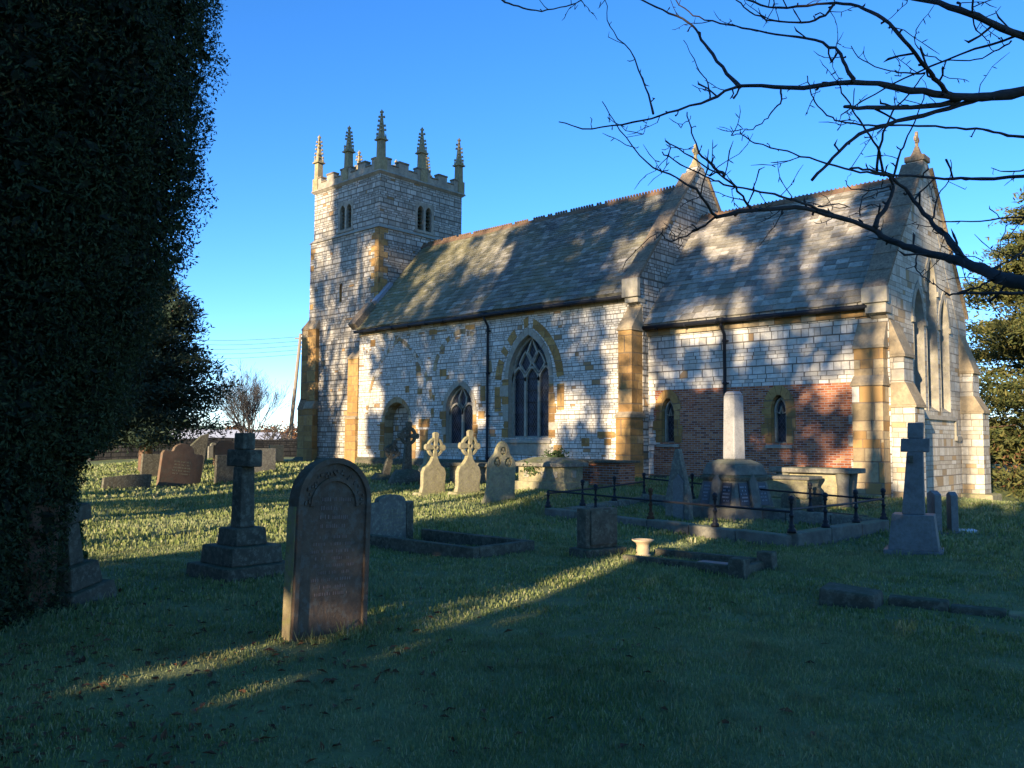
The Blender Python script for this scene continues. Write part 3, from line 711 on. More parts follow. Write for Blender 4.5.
# where the surround rises above the brick it is cut from a slightly proud sheet, so only glass openings pierce the walls
mb = MB(); mb.profile((0, CY, 0), XV, ZV, [(-15.98, -.5), (-9.02, -.5), (-9.02, BZ), (-15.98, BZ)], [lan1, lan2]); mb.build('brick_patching', M['brick'], ch_wall)
mb = MB(); jambs(mb, (0, CY, 0), XV, ZV, YV, -16.0, .55, 3.34, .12, .42, 1, .014, (1,)); mb.build('toothing_stones', M['lime_big'], ch_wall)
mb = MB(); jambs(mb, (0, CY, 0), XV, ZV, YV, -9.0, .55, 3.34, .10, .38, -1, .014, (1,)); mb.build('toothing_stones', M['gable'], ch_wall)
mb = MB(); mb.box(-16.0, -9.0, CY - .07, CY - .003, -.5, .52); mb.build('plinth', M['darkstone'], ch_wall)
for L, S_ in ((lan1, su1), (lan2, su2)):
    mb = MB(); mb.reveal((0, CY, 0), XV, ZV, YV, L, -.03, .34)
    P = (0, CY, 0)
    ring(mb, P, XV, ZV, YV, L[1:-1], S_[1:-1], .035, wts=(1,), step=2)
    for sg, xx in ((-1, L[0][0]), (1, L[-1][0])): jambs(mb, P, XV, ZV, YV, xx, 1.6, 2.66, .2, .36, sg, .035, (1,))
    wn = mb.build('lancet_window', M['ochre'], church)
    cx = (L[0][0] + L[-1][0]) / 2
    mb = MB(); mb.hexa([(cx - .42, CY - .09, 1.45), (cx + .42, CY - .09, 1.45), (cx + .42, CY + .3, 1.45), (cx - .42, CY + .3, 1.45)], [(cx - .42, CY - .09, 1.53), (cx + .42, CY - .09, 1.53), (cx + .42, CY + .3, 1.66), (cx - .42, CY + .3, 1.66)]); mb.build('sill', M['dress'], wn)
    mb = MB(); P0c = (0, CY, 0)
    mb.bar(P0c, XV, ZV, YV, arc_arch(cx, .18, 1.64, 2.6, 2.98, 6), .06, .12, .3); mb.bar(P0c, XV, ZV, YV, [(cx - .16, 2.55), (cx - .05, 2.5), (cx, 2.72), (cx + .05, 2.5), (cx + .16, 2.55)], .04, .14, .28)
    mb.build('tracery', M['dress'], wn)
    pane(wn, P0c, XV, ZV, YV, L, .24)
# east gable: stepped lancets
cy2 = 2 * AX - CY
ea = [arc_arch(AX + .2 + k * 1.26, .47 if k else .52, 2.62, zt - 1.0, zt, 8) for k, zt in ((-1, 6.3), (0, 7.35), (1, 6.3))]
mb = MB()
mb.profile((CX1, 0, 0), YV, ZV, [(CY, -.6), (cy2, -1.2), (cy2, 5.7), (AX, 10.15), (CY, 5.7)], ea)
mb.quad((NX1, cy2, -1), (CX1, cy2, -1.2), (CX1, cy2, 5.5), (NX1, cy2, 5.5))
mb.build('east_wall', M['gable'], church)
for L in ea:
    mb = MB(); mb.reveal((CX1, 0, 0), YV, ZV, (-1, 0, 0), L, -.015, .5)
    cx = (L[0][0] + L[-1][0]) / 2
    ou = arc_arch(cx, (L[-1][0] - L[0][0]) / 2 + .16, 2.62, L[1][1], max(p[1] for p in L) + .24, 8)
    ring(mb, (CX1, 0, 0), YV, ZV, (-1, 0, 0), L[1:-1], ou[1:-1], .035, wts=(1,), step=2)
    mb.quad((CX1 + .01, L[0][0], 2.62), (CX1 + .01, L[-1][0], 2.62), (CX1 - .5, L[-1][0], 3.0), (CX1 - .5, L[0][0], 3.0))
    for zc in (L[1][1] - .0,):
        mb.box(CX1, CX1 + .07, L[0][0] - .2, L[0][0] - .02, zc - .1, zc + .06); mb.box(CX1, CX1 + .07, L[-1][0] + .02, L[-1][0] + .2, zc - .1, zc + .06)
    wn = mb.build('lancet_window', M['dress'], church); pane(wn, (CX1, 0, 0), YV, ZV, (-1, 0, 0), L, .4)
mb = MB(); mb.hexa([(CX1, 25.3, 2.36), (CX1 + .07, 25.3, 2.36), (CX1 + .07, 30.3, 2.36), (CX1, 30.3, 2.36)], [(CX1, 25.3, 2.5), (CX1 + .02, 25.3, 2.5), (CX1 + .02, 30.3, 2.5), (CX1, 30.3, 2.5)])
mb.box(CX1, CX1 + .06, 30.24, 30.36, 1.75, 2.36); mb.box(CX1, CX1 + .09, 30.22, 30.75, 1.72, 1.86)
mb.build('string_course', M['dress'], church)
# gable parapet
mb = MB(); G0, G1 = CX1 - .46, CX1 - .002
prof = [(CY - .34, 5.3), (CY - .34, CE + .28), (AX - .4, CR + .18), (AX - .22, CR + .4), (AX + .22, CR + .4), (AX + .4, CR + .18), (cy2 + .34, CE + .28), (cy2 + .34, 5.3), (cy2 + .02, 5.1), (cy2 - .3, 5.1), (AX, CR - .32), (CY + .3, 5.1), (CY - .02, 5.1)]
mb.profile((G0, 0, 0), YV, ZV, prof, N=XV, d=G1 - G0 + .012)
gb2 = mb.build('gable_wall', M['gable'], church)
coping(gb2, G0 - .1, G1 + .1, CY - .34, CE + .28, CR + .22, 0, split=8)
mb = MB(); mb.box(G0 - .12, G1 + .12, CY - .46, CY - .26, 5.5, CE + .36); mb.box(G0 - .05, G1 + .06, CY - .38, CY + .1, 5.22, 5.5); mb.build('kneeler', M['dress'], gb2, bevel=.02)
mb = MB(); mb.frustum((G0 + G1) / 2, AX, CR + .38, CR + .56, .3, .3); mb.build('finial_block', M['coping'], gb2, bevel=.02)
gable_cross(gb2, (G0 + G1) / 2, CR + .54, .74, 'coping')

# tower ----------------------------------------------------------------
TX0, TX1, TY0, TY1 = -37.35, -31.9, 25.19, 30.64
TS, TC = 11.86, 14.58
mb = MB(); e = .1
belS = [arc_arch(-34.62 + k * .27, .2, 12.2, 13.15, 13.45, 6) for k in (-1, 1)]
belE = [arc_arch(28.05 + k * .27, .2, 12.2, 13.15, 13.45, 6) for k in (-1, 1)]
slit = [(-34.88, 8.5), (-34.68, 8.5), (-34.68, 9.45), (-34.88, 9.45)]
mb.profile((0, TY0 - e, 0), XV, ZV, [(TX0 - e, -.5), (TX1 + e, -.5), (TX1 + e, TS), (TX0 - e, TS)], [slit])
mb.profile((TX1 + e, 0, 0), YV, ZV, [(TY0 - e, -.5), (TY1 + e, -.5), (TY1 + e, TS), (TY0 - e, TS)])
mb.quad((TX0 - e, TY0 - e, -.5), (TX0 - e, TY1 + e, -.5), (TX0 - e, TY1 + e, TS), (TX0 - e, TY0 - e, TS)); mb.quad((TX0 - e, TY1 + e, -.5), (TX1 + e, TY1 + e, -.5), (TX1 + e, TY1 + e, TS), (TX0 - e, TY1 + e, TS))
mb.profile((0, TY0, 0), XV, ZV, [(TX0, TS), (TX1, TS), (TX1, TC), (TX0, TC)], belS)
mb.profile((TX1, 0, 0), YV, ZV, [(TY0, TS), (TY1, TS), (TY1, TC), (TY0, TC)], belE)
mb.quad((TX0, TY0, TS), (TX0, TY1, TS), (TX0, TY1, TC), (TX0, TY0, TC)); mb.quad((TX0, TY1, TS), (TX1, TY1, TS), (TX1, TY1, TC), (TX0, TY1, TC))
mb.quad((TX0, TY0, TC + .1), (TX1, TY0, TC + .1), (TX1, TY1, TC + .1), (TX0, TY1, TC + .1))
tower = mb.build('tower', M['tower'], church)
def band(z0, z1, o0, o1, name, mat):
    mb = MB()
    q = lambda o, z: [(TX0 - o, TY0 - o, z), (TX1 + o, TY0 - o, z), (TX1 + o, TY1 + o, z), (TX0 - o, TY1 + o, z)]
    mb.hexa(q(o0, z0), q(o1, z1)); return mb.build(name, M[mat], tower)
band(TS - .02, TS + .16, .18, .02, 'string_course', 'dress')
band(TC - .1, TC, .03, .14, 'string_course', 'parapet'); band(TC, TC + .1, .16, .1, 'string_course', 'parapet')
band(-.5, .55, .3, .3, 'plinth', 'darkstone'); band(.55, .75, .3, .12, 'plinth', 'darkstone')
for loops, P, U, Nn in ((belS, (0, TY0, 0), XV, (0, 1, 0)), (belE, (TX1, 0, 0), YV, (-1, 0, 0))):
    mb = MB()
    for L in loops: mb.reveal(P, U, ZV, Nn, L, -.01, .35)
    c = sum((L[0][0] + L[-1][0]) / 2 for L in loops) / 2
    fr0 = [(c - .62, 12.06), (c + .62, 12.06), (c + .62, 13.62), (c - .62, 13.62)]
    P2 = Vector(P) - Vector(Nn) * .012; mb.profile(P2, U, ZV, fr0, loops)
    mb.bar(P, U, ZV, Nn, [(c - .7, 12.1), (c + .7, 12.1)], .1, -.06, .02)
    wn = mb.build('belfry_window', M['parapet'], tower)
    mb = MB()
    for L in loops:
        x0, x1 = L[0][0], L[-1][0]
        for k in range(6):
            z = 12.25 + k * .19; A = Vector(P) + Vector(Nn) * .12; 
            q = lambda d, zz: [Vector(P) + Vector(U) * x + Vector(Nn) * d + ZV * zz for x in (x0, x1)]
            a, b_ = q(.1, z), q(.3, z + .16); mb.quad(a[0], a[1], b_[1], b_[0])
    mb.build('louvres', M['darkstone'], wn)
    mb = MB()
    for L in loops: mb.profile(Vector(P) + Vector(Nn) * .33, U, ZV, L)
    mb.build('dark_opening', M['void'], wn)
mb = MB(); mb.profile((0, TY0 - e + .3, 0), XV, ZV, slit); mb.reveal((0, TY0 - e, 0), XV, ZV, YV, slit, 0, .3); mb.build('slit_window', M['ochre'], tower)
# quoins of the tower's two near edges
mb = MB(); mq = MB()
z = .75; k = 0
while z < TS - .1:
    hh = random.uniform(.26, .4); wd = .55 if k % 2 else .3; w2 = .3 if k % 2 else .55; t = min(z + hh, TS - .03); o = e + random.uniform(.008, .02)
    mi = 0 if random.random() < (.95 if z > 6.2 else .5) else 1
    mb.box(TX1 + e - wd, TX1 + o, TY0 - o, TY0 - e + w2, z + .005, t - .005, mi); mq.box(TX0 - o, TX0 - e + wd, TY0 - o, TY0 - e + w2, z + .005, t - .005, 1 if random.random() < .6 else 0)
    z = t; k += 1
z = TS + .16
while z < TC - .12:
    t = min(z + random.uniform(.28, .4), TC - .1); wd = .5 if k % 2 else .3; o = random.uniform(.008, .02)
    mb.box(TX1 - wd, TX1 + o, TY0 - o, TY0 + .8 - wd, z + .005, t - .005, 1); z = t; k += 1
mb.build('quoins', [M['ochre'], M['tower']], tower); mq.build('quoins', [M['ochre'], M['tower']], tower)
# west buttress
mb, mc = MB(), MB()
for (pr, z0, z1, zn, nx) in ((.95, -.5, 3.2, 3.75, .72), (.72, 3.7, 7.35, 7.9, .0)):
    y0, y1 = TY0 - e - .03, TY0 + .75
    q = lambda x, z: [(x, y0, z), (TX0, y0, z), (TX0, y1, z), (x, y1, z)]
    mb.hexa(q(TX0 - pr, z0), q(TX0 - pr, z1)); mc.hexa(q(TX0 - pr - .06, z1), q(TX0 - pr - .06, z1 + .08)); mc.hexa(q(TX0 - pr - .04, z1 + .08), q(TX0 - nx - .01, zn))
bw = mb.build('buttress', M['ochre'], church); mc.build('weathering', M['coping'], bw)
mb = MB(); mb.box(TX0 - 1.25, TX0 + .4, TY0 - .4, TY0 + .9, -.5, .5); mb.hexa([(TX0 - 1.25, TY0 - .4, .5), (TX0 + .4, TY0 - .4, .5), (TX0 + .4, TY0 + .9, .5), (TX0 - 1.25, TY0 + .9, .5)], [(TX0 - 1.0, TY0 - .15, .75), (TX0 + .4, TY0 - .15, .75), (TX0 + .4, TY0 + .9, .75), (TX0 - 1.0, TY0 + .9, .75)]); mb.build('plinth', M['darkstone'], bw)
buttress(TX0 + .1, TX0 + .8, TY0 - e, [(.32, 3.2, 3.6), (.2, 7.3, 7.8)], 'ochre')
# battlements
mb, mc = MB(), MB(); po = .06
def parapet(side):
    def bx(mm, a, b, z0, z1, ex=0):
        th = .3
        if side == 'S': mm.box(a, b, TY0 - po - ex, TY0 - po + th + ex, z0, z1)
        if side == 'N': mm.box(a, b, TY1 + po - th - ex, TY1 + po + ex, z0, z1)
        if side == 'E': mm.box(TX1 + po - th - ex, TX1 + po + ex, a, b, z0, z1)
        if side == 'W': mm.box(TX0 - po - ex, TX0 - po + th + ex, a, b, z0, z1)
    lo, hi = (TX0, TX1) if side in 'SN' else (TY0 + .3, TY1 - .3)
    c0 = TX0 if side in 'SN' else TY0
    bx(mb, lo, hi, TC + .1, 14.98)
    L = 5.45
    for a, b in ((.32, .62), (1.12, 1.72), (2.3, 3.15), (3.73, 4.33), (4.83, 5.13)):
        bx(mb, c0 + a, c0 + b, 14.98, 15.26); bx(mc, c0 + a - .025, c0 + b + .025, 15.26, 15.35, .035)
    for a, b in ((.62, 1.12), (1.72, 2.3), (3.15, 3.73), (4.33, 4.83)): bx(mc, c0 + a + .032, c0 + b - .032, 14.98, 15.05, .04)
for sd in 'SNEW': parapet(sd)
par = mb.build('parapet', M['parapet'], tower); mc.build('coping', M['coping'], par, bevel=.015)
def pinnacle(x, y, ht, broken=False):
    mb = MB(); r = .18
    mb.frustum(x, y, TC - .02, 15.3, .225, .225); mb.frustum(x, y, 15.3, 16.15, r * .92, r * .92, r * .85, r * .85)
    mb.frustum(x, y, 16.15, 16.22, .245, .245); mb.frustum(x, y, 16.22, 16.34, .165, .165)
    for sx in (-1, 1):
        for sy in (-1, 1): mb.frustum(x + sx * .15, y + sy * .15, 16.2, 16.5, .045, .045, .012, .012)
    mb.frustum(x, y, 16.34, ht, .125, .125, .035, .035)
    n = 5
    for i in range(n):
        z0_ = 16.45 + i * (ht - 16.5) / n; hs_ = (ht - 16.5) / n
        for sx, sy in ((1, 1), (1, -1), (-1, 1), (-1, -1)):
            if random.random() < .15: continue
            z = z0_ + (hs_ * .5 if sx * sy < 0 else 0) + random.uniform(-.02, .02); rr = .125 - .09 * (z - 16.34) / (ht - 16.34)
            mb.frustum(x + sx * (rr + .03), y + sy * (rr + .03), z, z + .1, .045, .045, .03, .03)
    mb.frustum(x, y, ht - .02, ht + .07, .07, .07); mb.frustum(x, y, ht + .07, ht + .16, .04, .04, .015, .015)
    return mb.build('pinnacle', M['pinn'], tower, bevel=.008)
a = .12; xm, ym = (TX0 + TX1) / 2, (TY0 + TY1) / 2
for x, y in ((TX0 + a, TY0 + a), (TX1 - a, TY0 + a), (TX1 - a, TY1 - a), (TX0 + a, TY1 - a)): pinnacle(x, y, 17.55)
for x, y in ((xm, TY0 + a), (TX1 - a, ym), (xm, TY1 - a), (TX0 + a, ym)): pinnacle(x, y, 17.4)

# ------------------------------------------------------------------ gravestones and tombs
def yplane(mb, x, d, outer, holes=(), mi=0): mb.profile((x, 0, 0), YV, ZV, outer, holes, N=XV, d=d, mi=mi)
def face_marks(par, x, y0, y1, z0, z1, rows, mat='mark', name='inscription', ax='x', hgt=.5):
    """rows of short raised strokes: worn lettering too far gone to read"""
    mb = MB(); dz = (z1 - z0) / rows
    for r in range(rows):
        z = z0 + r * dz; half = (y1 - y0) / 2 * random.uniform(.55, 1); c = (y0 + y1) / 2; y = c - half
        while y < c + half:
            wdt = random.uniform(.006, .02)
            if random.random() < .7:
                b = [(x - .001, y, z), (x - .001, y + wdt * .6, z), (x - .001, y + wdt * .6, z + dz * hgt * random.uniform(.6, 1)), (x - .001, y, z + dz * hgt * .8)]
                mb.hexa(b, [(x + .0015, p[1], p[2]) for p in b])
            y += wdt + .006
    return mb.build(name, M[mat], par)
SC = {}
def put(p, dz=-.0): return (p.x, p.y, p.z + dz)

# 1 the big red headstone in front
t = thing('headstone', 'tall round-topped red sandstone headstone leaning in the foreground, left edge yellow', 'gravestone', (-6.02, 4.30, h1(-6.02, 4.3) - .1), 0, tilt=(-2.6, -1.5))
mb = MB(); yplane(mb, -.13, .12, round_arch(0, .375, 0, 1.2, 18)); b1 = mb.build('slab', [M['red']], t, bevel=.012)
mb = MB(); yplane(mb, -.012, .03, round_arch(0, .375, 0, 1.2, 18), [round_arch(0, .325, .02, 1.2, 18)[::1]]); mb.build('rim', M['red'], b1, bevel=.008)
mb = MB(); yplane(mb, -.012, .022, [(.25 * math.cos(a), 1.16 + .25 * math.sin(a)) for a in np.linspace(0, math.pi, 20)] + [(.215 * math.cos(a), 1.16 + .215 * math.sin(a)) for a in np.linspace(math.pi, 0, 20)])
for k in range(11):
    a = math.pi * (k + .5) / 11
    for q in range(4):
        aa = a + random.uniform(-.1, .1); rr = .285 + random.uniform(-.025, .025)
        mb.lathe(0, 0, [(0, .001)], 3) if False else mb.frustum(-.004, rr * math.cos(aa), 1.16 + rr * math.sin(aa) - .012, 1.16 + rr * math.sin(aa) + .012, .012, .011, .008, .006)
mb.build('carved_border', M['red'], b1, bevel=.003)
face_marks(b1, -.008, -.24, .24, .42, .95, 9)
face_marks(b1, -.008, -.17, .17, .98, 1.28, 4)
mb = MB(); yplane(mb, -.131, .118, [(-.382, 0.02), (-.3755, 0.02), (-.3755, 1.16), (-.382, 1.13)]); mb.build('lichened_edge', M['red_side'], b1)  # paler, yellower sheet over the left edge of the slab

# 2 stepped dark cross by the lit grass
def latin_cross(mb, z0, z1, w, th, arm, az, ah, cx=0):
    mb.hexa([(-th, -w, z0), (th, -w, z0), (th, w, z0), (-th, w, z0)], [(-th * .88, -w * .88, az - ah / 2), (th * .88, -w * .88, az - ah / 2), (th * .88, w * .88, az - ah / 2), (-th * .88, w * .88, az - ah / 2)])
    mb.box(-th * .86, th * .86, -arm, arm, az - ah / 2 + .001, az + ah / 2)
    mb.box(-th * .87, th * .87, -w * .9, w * .9, az + ah / 2 + .001, z1)
x, y = -9.2, 5.3
t = thing('cross_monument', 'dark mossy stone cross on three square steps, left of the big red headstone', 'gravestone', (x, y, h1(x, y) - .06), 2)
sb = None
for i, (a, z0, z1) in enumerate(((.46, 0, .2), (.34, .2, .41), (.21, .41, .61))):
    mb = MB(); mb.frustum(0, 0, z0, z1, a, a, a - .015, a - .015); mb.build('step', M['darkstone'], t, bevel=.015)
mb = MB(); latin_cross(mb, .61, 1.72, .105, .10, .25, 1.42, .2)
mb.v = [(-y_, x_, z_) for x_, y_, z_ in mb.v]; mb.build('cross', M['darkstone'], t, bevel=.015)

# 3 leaning cross against the yew
p = at(75, 600)
t = thing('cross_monument', 'tilted stone cross half hidden in ivy at the foot of the yew', 'gravestone', put(p, -.1), 25, tilt=(9, 0))
mb = MB(); mb.frustum(0, 0, 0, .25, .3, .3, .27, .27); mb.build('step', M['darkstone'], t, bevel=.02)
mb = MB(); mb.frustum(0, 0, .25, .48, .2, .2, .18, .18); mb.build('step', M['darkstone'], t, bevel=.02)
mb = MB(); latin_cross(mb, .48, 1.25, .09, .085, .25, .96, .16); mb.build('cross', M['darkstone'], t, bevel=.012)

# 4 kerb-set grave with its small headstone
x0, x1, y0, y1 = -10.55, -8.2, 8.15, 9.42
zg = h1(-9.3, 8.7) - .08
t = thing('kerb_grave', 'long rectangular dark stone kerb in front of the small grey shouldered headstone', 'grave kerb', (0, 0, zg))
for a in ((x0, x1, y0, y0 + .13), (x0, x1, y1 - .13, y1), (x1 - .13, x1, y0 + .131, y1 - .131)):
    mb = MB(); mb.box(a[0], a[1], a[2], a[3], 0, .27); mb.build('kerb_stone', M['darkstone'], t, bevel=.012)
x, y = -10.75, 8.8
t = thing('headstone', 'small grey shouldered headstone at the end of the long dark kerb', 'gravestone', (x, y, h1(x, y) - .1), 0)
mb = MB(); yplane(mb, -.07, .13, [(-.44, 0), (.44, 0), (.44, .74), (.27, .74), (.27, .77)] + [(.27 * math.cos(a), .77 + .09 * math.sin(a)) for a in np.linspace(.2, math.pi - .2, 8)] + [(-.27, .77), (-.27, .74), (-.44, .74)])
b1 = mb.build('slab', M['grey'], t, bevel=.012); face_marks(b1, .061, -.24, .24, .3, .66, 6, 'lich')
mb = MB(); mb.box(.06, .075, .29, .43, .1, .72); mb.build('side_panel', M['darkstone'], t)

# celtic crosses near the church wall
def celtic(t, mat, s, base_h, body, head_z, lean=0):
    """body: outline of the lower slab; the head is a wheel cross"""
    mb = MB(); yplane(mb, -.07 * s, .14 * s, body); mb.build('slab', M[mat], t, bevel=.015)
    mb = MB(); r = .27 * s; z = head_z
    def arm(a, ln, w0, w1):
        c, sn = math.cos(a), math.sin(a); q = [(-w0, .02), (w0, .02), (w1, ln), (w1 * .5, ln + .04 * s), (-w1 * .5, ln + .04 * s), (-w1, ln)]
        yplane(mb, -.055 * s, .11 * s, [(p[0] * sn + p[1] * c, z - p[0] * c + p[1] * sn) for p in q])
    yplane(mb, -.045 * s, .09 * s, [(r * math.cos(a), z + r * math.sin(a)) for a in np.linspace(0, 2 * math.pi, 24, endpoint=False)], [[(.19 * s * math.cos(a), z + .19 * s * math.sin(a)) for a in np.linspace(0, 2 * math.pi, 20, endpoint=False)]])
    for a, l in ((0, .30), (math.pi / 2, .38), (math.pi, .30), (-math.pi / 2, .34)): arm(a, l * s, .045 * s, .085 * s)
    mb.lathe(0, 0, [(0, .001), (.001, .001)], 3) if False else None
    o = mb.build('wheel_cross', M[mat], t, bevel=.012)
    mb = MB()
    for k in range(8):
        a = k * math.pi / 4; mb.frustum(.06 * s, .06 * s * math.cos(a), z + .06 * s * math.sin(a) - .02 * s, z + .06 * s * math.sin(a) + .02 * s, .012, .02 * s)
    mb.build('boss', M[mat], o)
    return o
shoulder = lambda s, h: [(-.46 * s, 0), (.46 * s, 0), (.42 * s, .12 * s), (.38 * s, .3 * s), (.40 * s, .62 * h), (.34 * s, .74 * h), (.22 * s, .8 * h), (.12 * s, .92 * h), (.09 * s, h), (-.09 * s, h), (-.12 * s, .92 * h), (-.22 * s, .8 * h), (-.34 * s, .74 * h), (-.40 * s, .62 * h), (-.38 * s, .3 * s), (-.42 * s, .12 * s)]
for px, py, lab, ti, hh in ((432, 495, 'lichened wheel-headed cross with sloping shoulders, left one of the sunlit pair', 3, 1.0), (467, 490, 'lichened wheel-headed cross with sloping shoulders, right one of the sunlit pair', 2, 1.0)):
    p = at(px, py)
    t = thing('celtic_cross', lab, 'gravestone', put(p, -.06), -6, 'wheel cross gravestones by the church', tilt=(-ti * .6, 2))
    celtic(t, 'lich', 1.02 if px < 450 else 1.06, .1, shoulder(1.0, 1.12), 1.40)
    mb = MB(); mb.frustum(0, 0, 0, .13, .22, .58, .17, .52); mb.build('step', M['lich'], t, bevel=.02)
p = Vector((-20.9, 17.75, h1(-20.9, 17.75)))
t = thing('celtic_cross', 'tall dark wheel-headed cross on a rough boulder base in front of the blocked doorway', 'gravestone', put(p, -.05), -10, 'wheel cross gravestones by the church', tilt=(-2, 0))
celtic(t, 'darkstone', 1.1, 0, [(-.16, .3), (.16, .3), (.1, 1.3), (-.1, 1.3)], 1.55)
mb = MB(); mb.lathe(0, 0, [(-.1, .62), (.15, .6), (.34, .5), (.44, .35), (.47, .1)], 9); mb.build('boulder_base', M['darkstone'], t, smooth=True, jitter=.05)
p = Vector((-22.75, 18.3, h1(-22.75, 18.3)))
t = thing('celtic_cross', 'small dark wheel-headed cross leaning hard to the right beside the tall dark cross', 'gravestone', put(p, -.1), -8, 'wheel cross gravestones by the church', tilt=(-17, 0))
celtic(t, 'darkstone', .95, 0, [(-.15, .0), (.15, .0), (.1, .85), (-.1, .85)], 1.12)
mb = MB(); mb.lathe(0, 0, [(-.15, .5), (.12, .46), (.26, .33), (.3, .1)], 9); mb.build('boulder_base', M['darkstone'], t, smooth=True, jitter=.05)
# rubble pile behind them
p = Vector((-22.6, 20.2, h1(-22.6, 20.2)))
t = thing('broken_headstone', 'broken buff stump of a gravestone with a ragged top behind the tall dark cross', 'gravestone', put(p, -.1), 0)
mb = MB(); yplane(mb, -.1, .2, [(-.45, 0), (.5, 0), (.42, .35), (.22, .6), (.25, .95), (.05, 1.15), (-.12, .9), (-.2, .5), (-.4, .3)]); mb.build('stump', M['lich'], t, bevel=.03)

# pointed gothic stone with trefoil piercings
p = at(500, 502)
t = thing('gothic_headstone', 'tall pointed headstone with three carved trefoil hollows, left of the buff chest tomb', 'gravestone', put(p, -.08), -16, tilt=(-2.5, 0))
mb = MB(); out = [(-.52, 0), (.48, 0), (.40, .2), (.38, .45), (.385, 1.02), (.33, 1.16), (.2, 1.3), (.17, 1.42), (.1, 1.55), (0, 1.62), (-.1, 1.55), (-.17, 1.42), (-.2, 1.3), (-.33, 1.16), (-.385, 1.02), (-.38, .45), (-.42, .22)]
circ = lambda cy, cz, r, n=10: [(cy + r * math.cos(a), cz + r * 1.25 * math.sin(a)) for a in np.linspace(0, 2 * math.pi, n, endpoint=False)]
hol = [circ(0, 1.36, .085), circ(-.16, 1.08, .1), circ(.16, 1.08, .1)]
yplane(mb, -.1, .1, out); mb.profile((.0, 0, 0), YV, ZV, out, hol, N=XV, d=.06)
b1 = mb.build('slab', M['lich'], t, bevel=.012)
mb = MB()
for c_ in ((0, 1.36), (-.16, 1.08), (.16, 1.08)):
    for a in (90, 210, 330):
        mb.profile((.003, 0, 0), YV, ZV, circ(c_[0] + .04 * math.cos(R(a)), c_[1] + .045 * math.sin(R(a)), .03, 8), N=XV, d=.045)
mb.build('trefoil', M['lich'], b1)

# chest tombs by the wall
def chest(label, loc, rz, L, Wd, hh, mat, lid, liph, hip=0, base=0, name='chest_tomb'):
    t = thing(name, label, 'tomb', loc, rz)
    if base: mb = MB(); mb.box(-L / 2 - .12, L / 2 + .12, -Wd / 2 - .12, Wd / 2 + .12, -.2, base); mb.build('plinth', M[mat if mat != 'brick' else 'darkstone'], t, bevel=.02)
    mb = MB(); mb.box(-L / 2, L / 2, -Wd / 2, Wd / 2, base - .2, hh); b = mb.build('chest', M[mat], t, bevel=.01)
    mb = MB(); mb.box(-L / 2 - .12, L / 2 + .12, -Wd / 2 - .12, Wd / 2 + .12, hh, hh + liph)
    if hip: mb.hexa([(-L / 2 - .1, -Wd / 2 - .1, hh + liph), (L / 2 + .1, -Wd / 2 - .1, hh + liph), (L / 2 + .1, Wd / 2 + .1, hh + liph), (-L / 2 - .1, Wd / 2 + .1, hh + liph)], [(-L / 2 + .3, -.12, hh + liph + hip), (L / 2 - .3, -.12, hh + liph + hip), (L / 2 - .3, .12, hh + liph + hip), (-L / 2 + .3, .12, hh + liph + hip)])
    mb.build('lid', M[lid], t, bevel=.015)
    return t, b
cA = at(561, 489)
t, b = chest('buff stone chest tomb with a hipped lid, carved quatrefoils and ivy growing on it', (cA.x - .8, cA.y + .5, cA.z), 3, 1.62, .9, .64, 'lich', 'grey', .11, .15, .22)
mb = MB()
for x in (-.5, .1, .5):
    for a in range(4): mb.profile((0, -.451, 0), XV, ZV, [(x + .055 * math.cos(R(a * 90 + 45)) + .055 * math.cos(q), .42 + .055 * math.sin(R(a * 90 + 45)) + .055 * math.sin(q)) for q in np.linspace(0, 6.28, 9)[:-1]], N=(0, -1, 0), d=.02)
for a in range(4): mb.profile((.811, 0, 0), YV, ZV, [(.06 * math.cos(R(a * 90 + 45)) + .06 * math.cos(q), .44 + .06 * math.sin(R(a * 90 + 45)) + .06 * math.sin(q)) for q in np.linspace(0, 6.28, 9)[:-1]], N=XV, d=.02)
mb.build('quatrefoil', M['dress'], b)
TOMB_A = t.location.copy()
p = at(617, 487)
t, b = chest('low red brick chest tomb under a thin flat stone slab close to the orange buttress', (p.x - .95, p.y + .45, p.z), 2, 1.9, .85, .66, 'brick', 'darkstone', .07, 0, 0)
# two table tombs behind the obelisk
p = at(775, 508)
t = thing('table_tomb', 'weathered stone chest tomb with bulging sides behind the obelisk', 'tomb', (p.x - .35, p.y + .9, p.z), 4)
mb = MB(); mb.hexa([(-.95, -.45, -.1), (.95, -.45, -.1), (.95, .45, -.1), (-.95, .45, -.1)], [(-.95, -.45, .28), (.95, -.45, .28), (.95, .45, .28), (-.95, .45, .28)]); mb.build('plinth', M['lich'], t, bevel=.02)
mb = MB(); mb.hexa([(-.8, -.3, .28), (.8, -.3, .28), (.8, .3, .28), (-.8, .3, .28)], [(-.86, -.42, .72), (.86, -.42, .72), (.86, .42, .72), (-.86, .42, .72)]); mb.build('chest', M['lich'], t, bevel=.03)
mb = MB(); mb.box(-.92, .92, -.47, .47, .72, .80); mb.build('lid', M['grey'], t, bevel=.025)
p = at(812, 508)
t = thing('table_tomb', 'stone table tomb with flat slab on thick legs, right of the bulging tomb', 'tomb', (p.x - .25, p.y + .95, p.z), 3)
for xx in (-.75, .7):
    for yy in (-.3, .3): mb = MB(); mb.lathe(xx, yy, [(-.1, .17), (.1, .15), (.45, .13), (.8, .17)], 10); mb.build('leg', M['streak'], t, smooth=True)
mb = MB(); mb.box(-.86, .66, -.30, .30, -.1, .80); mb.build('core_panel', M['lich'], t, bevel=.01)
mb = MB(); mb.box(-1.05, 1.0, -.5, .5, .8, .92); mb.build('table_slab', M['grey'], t, bevel=.025)

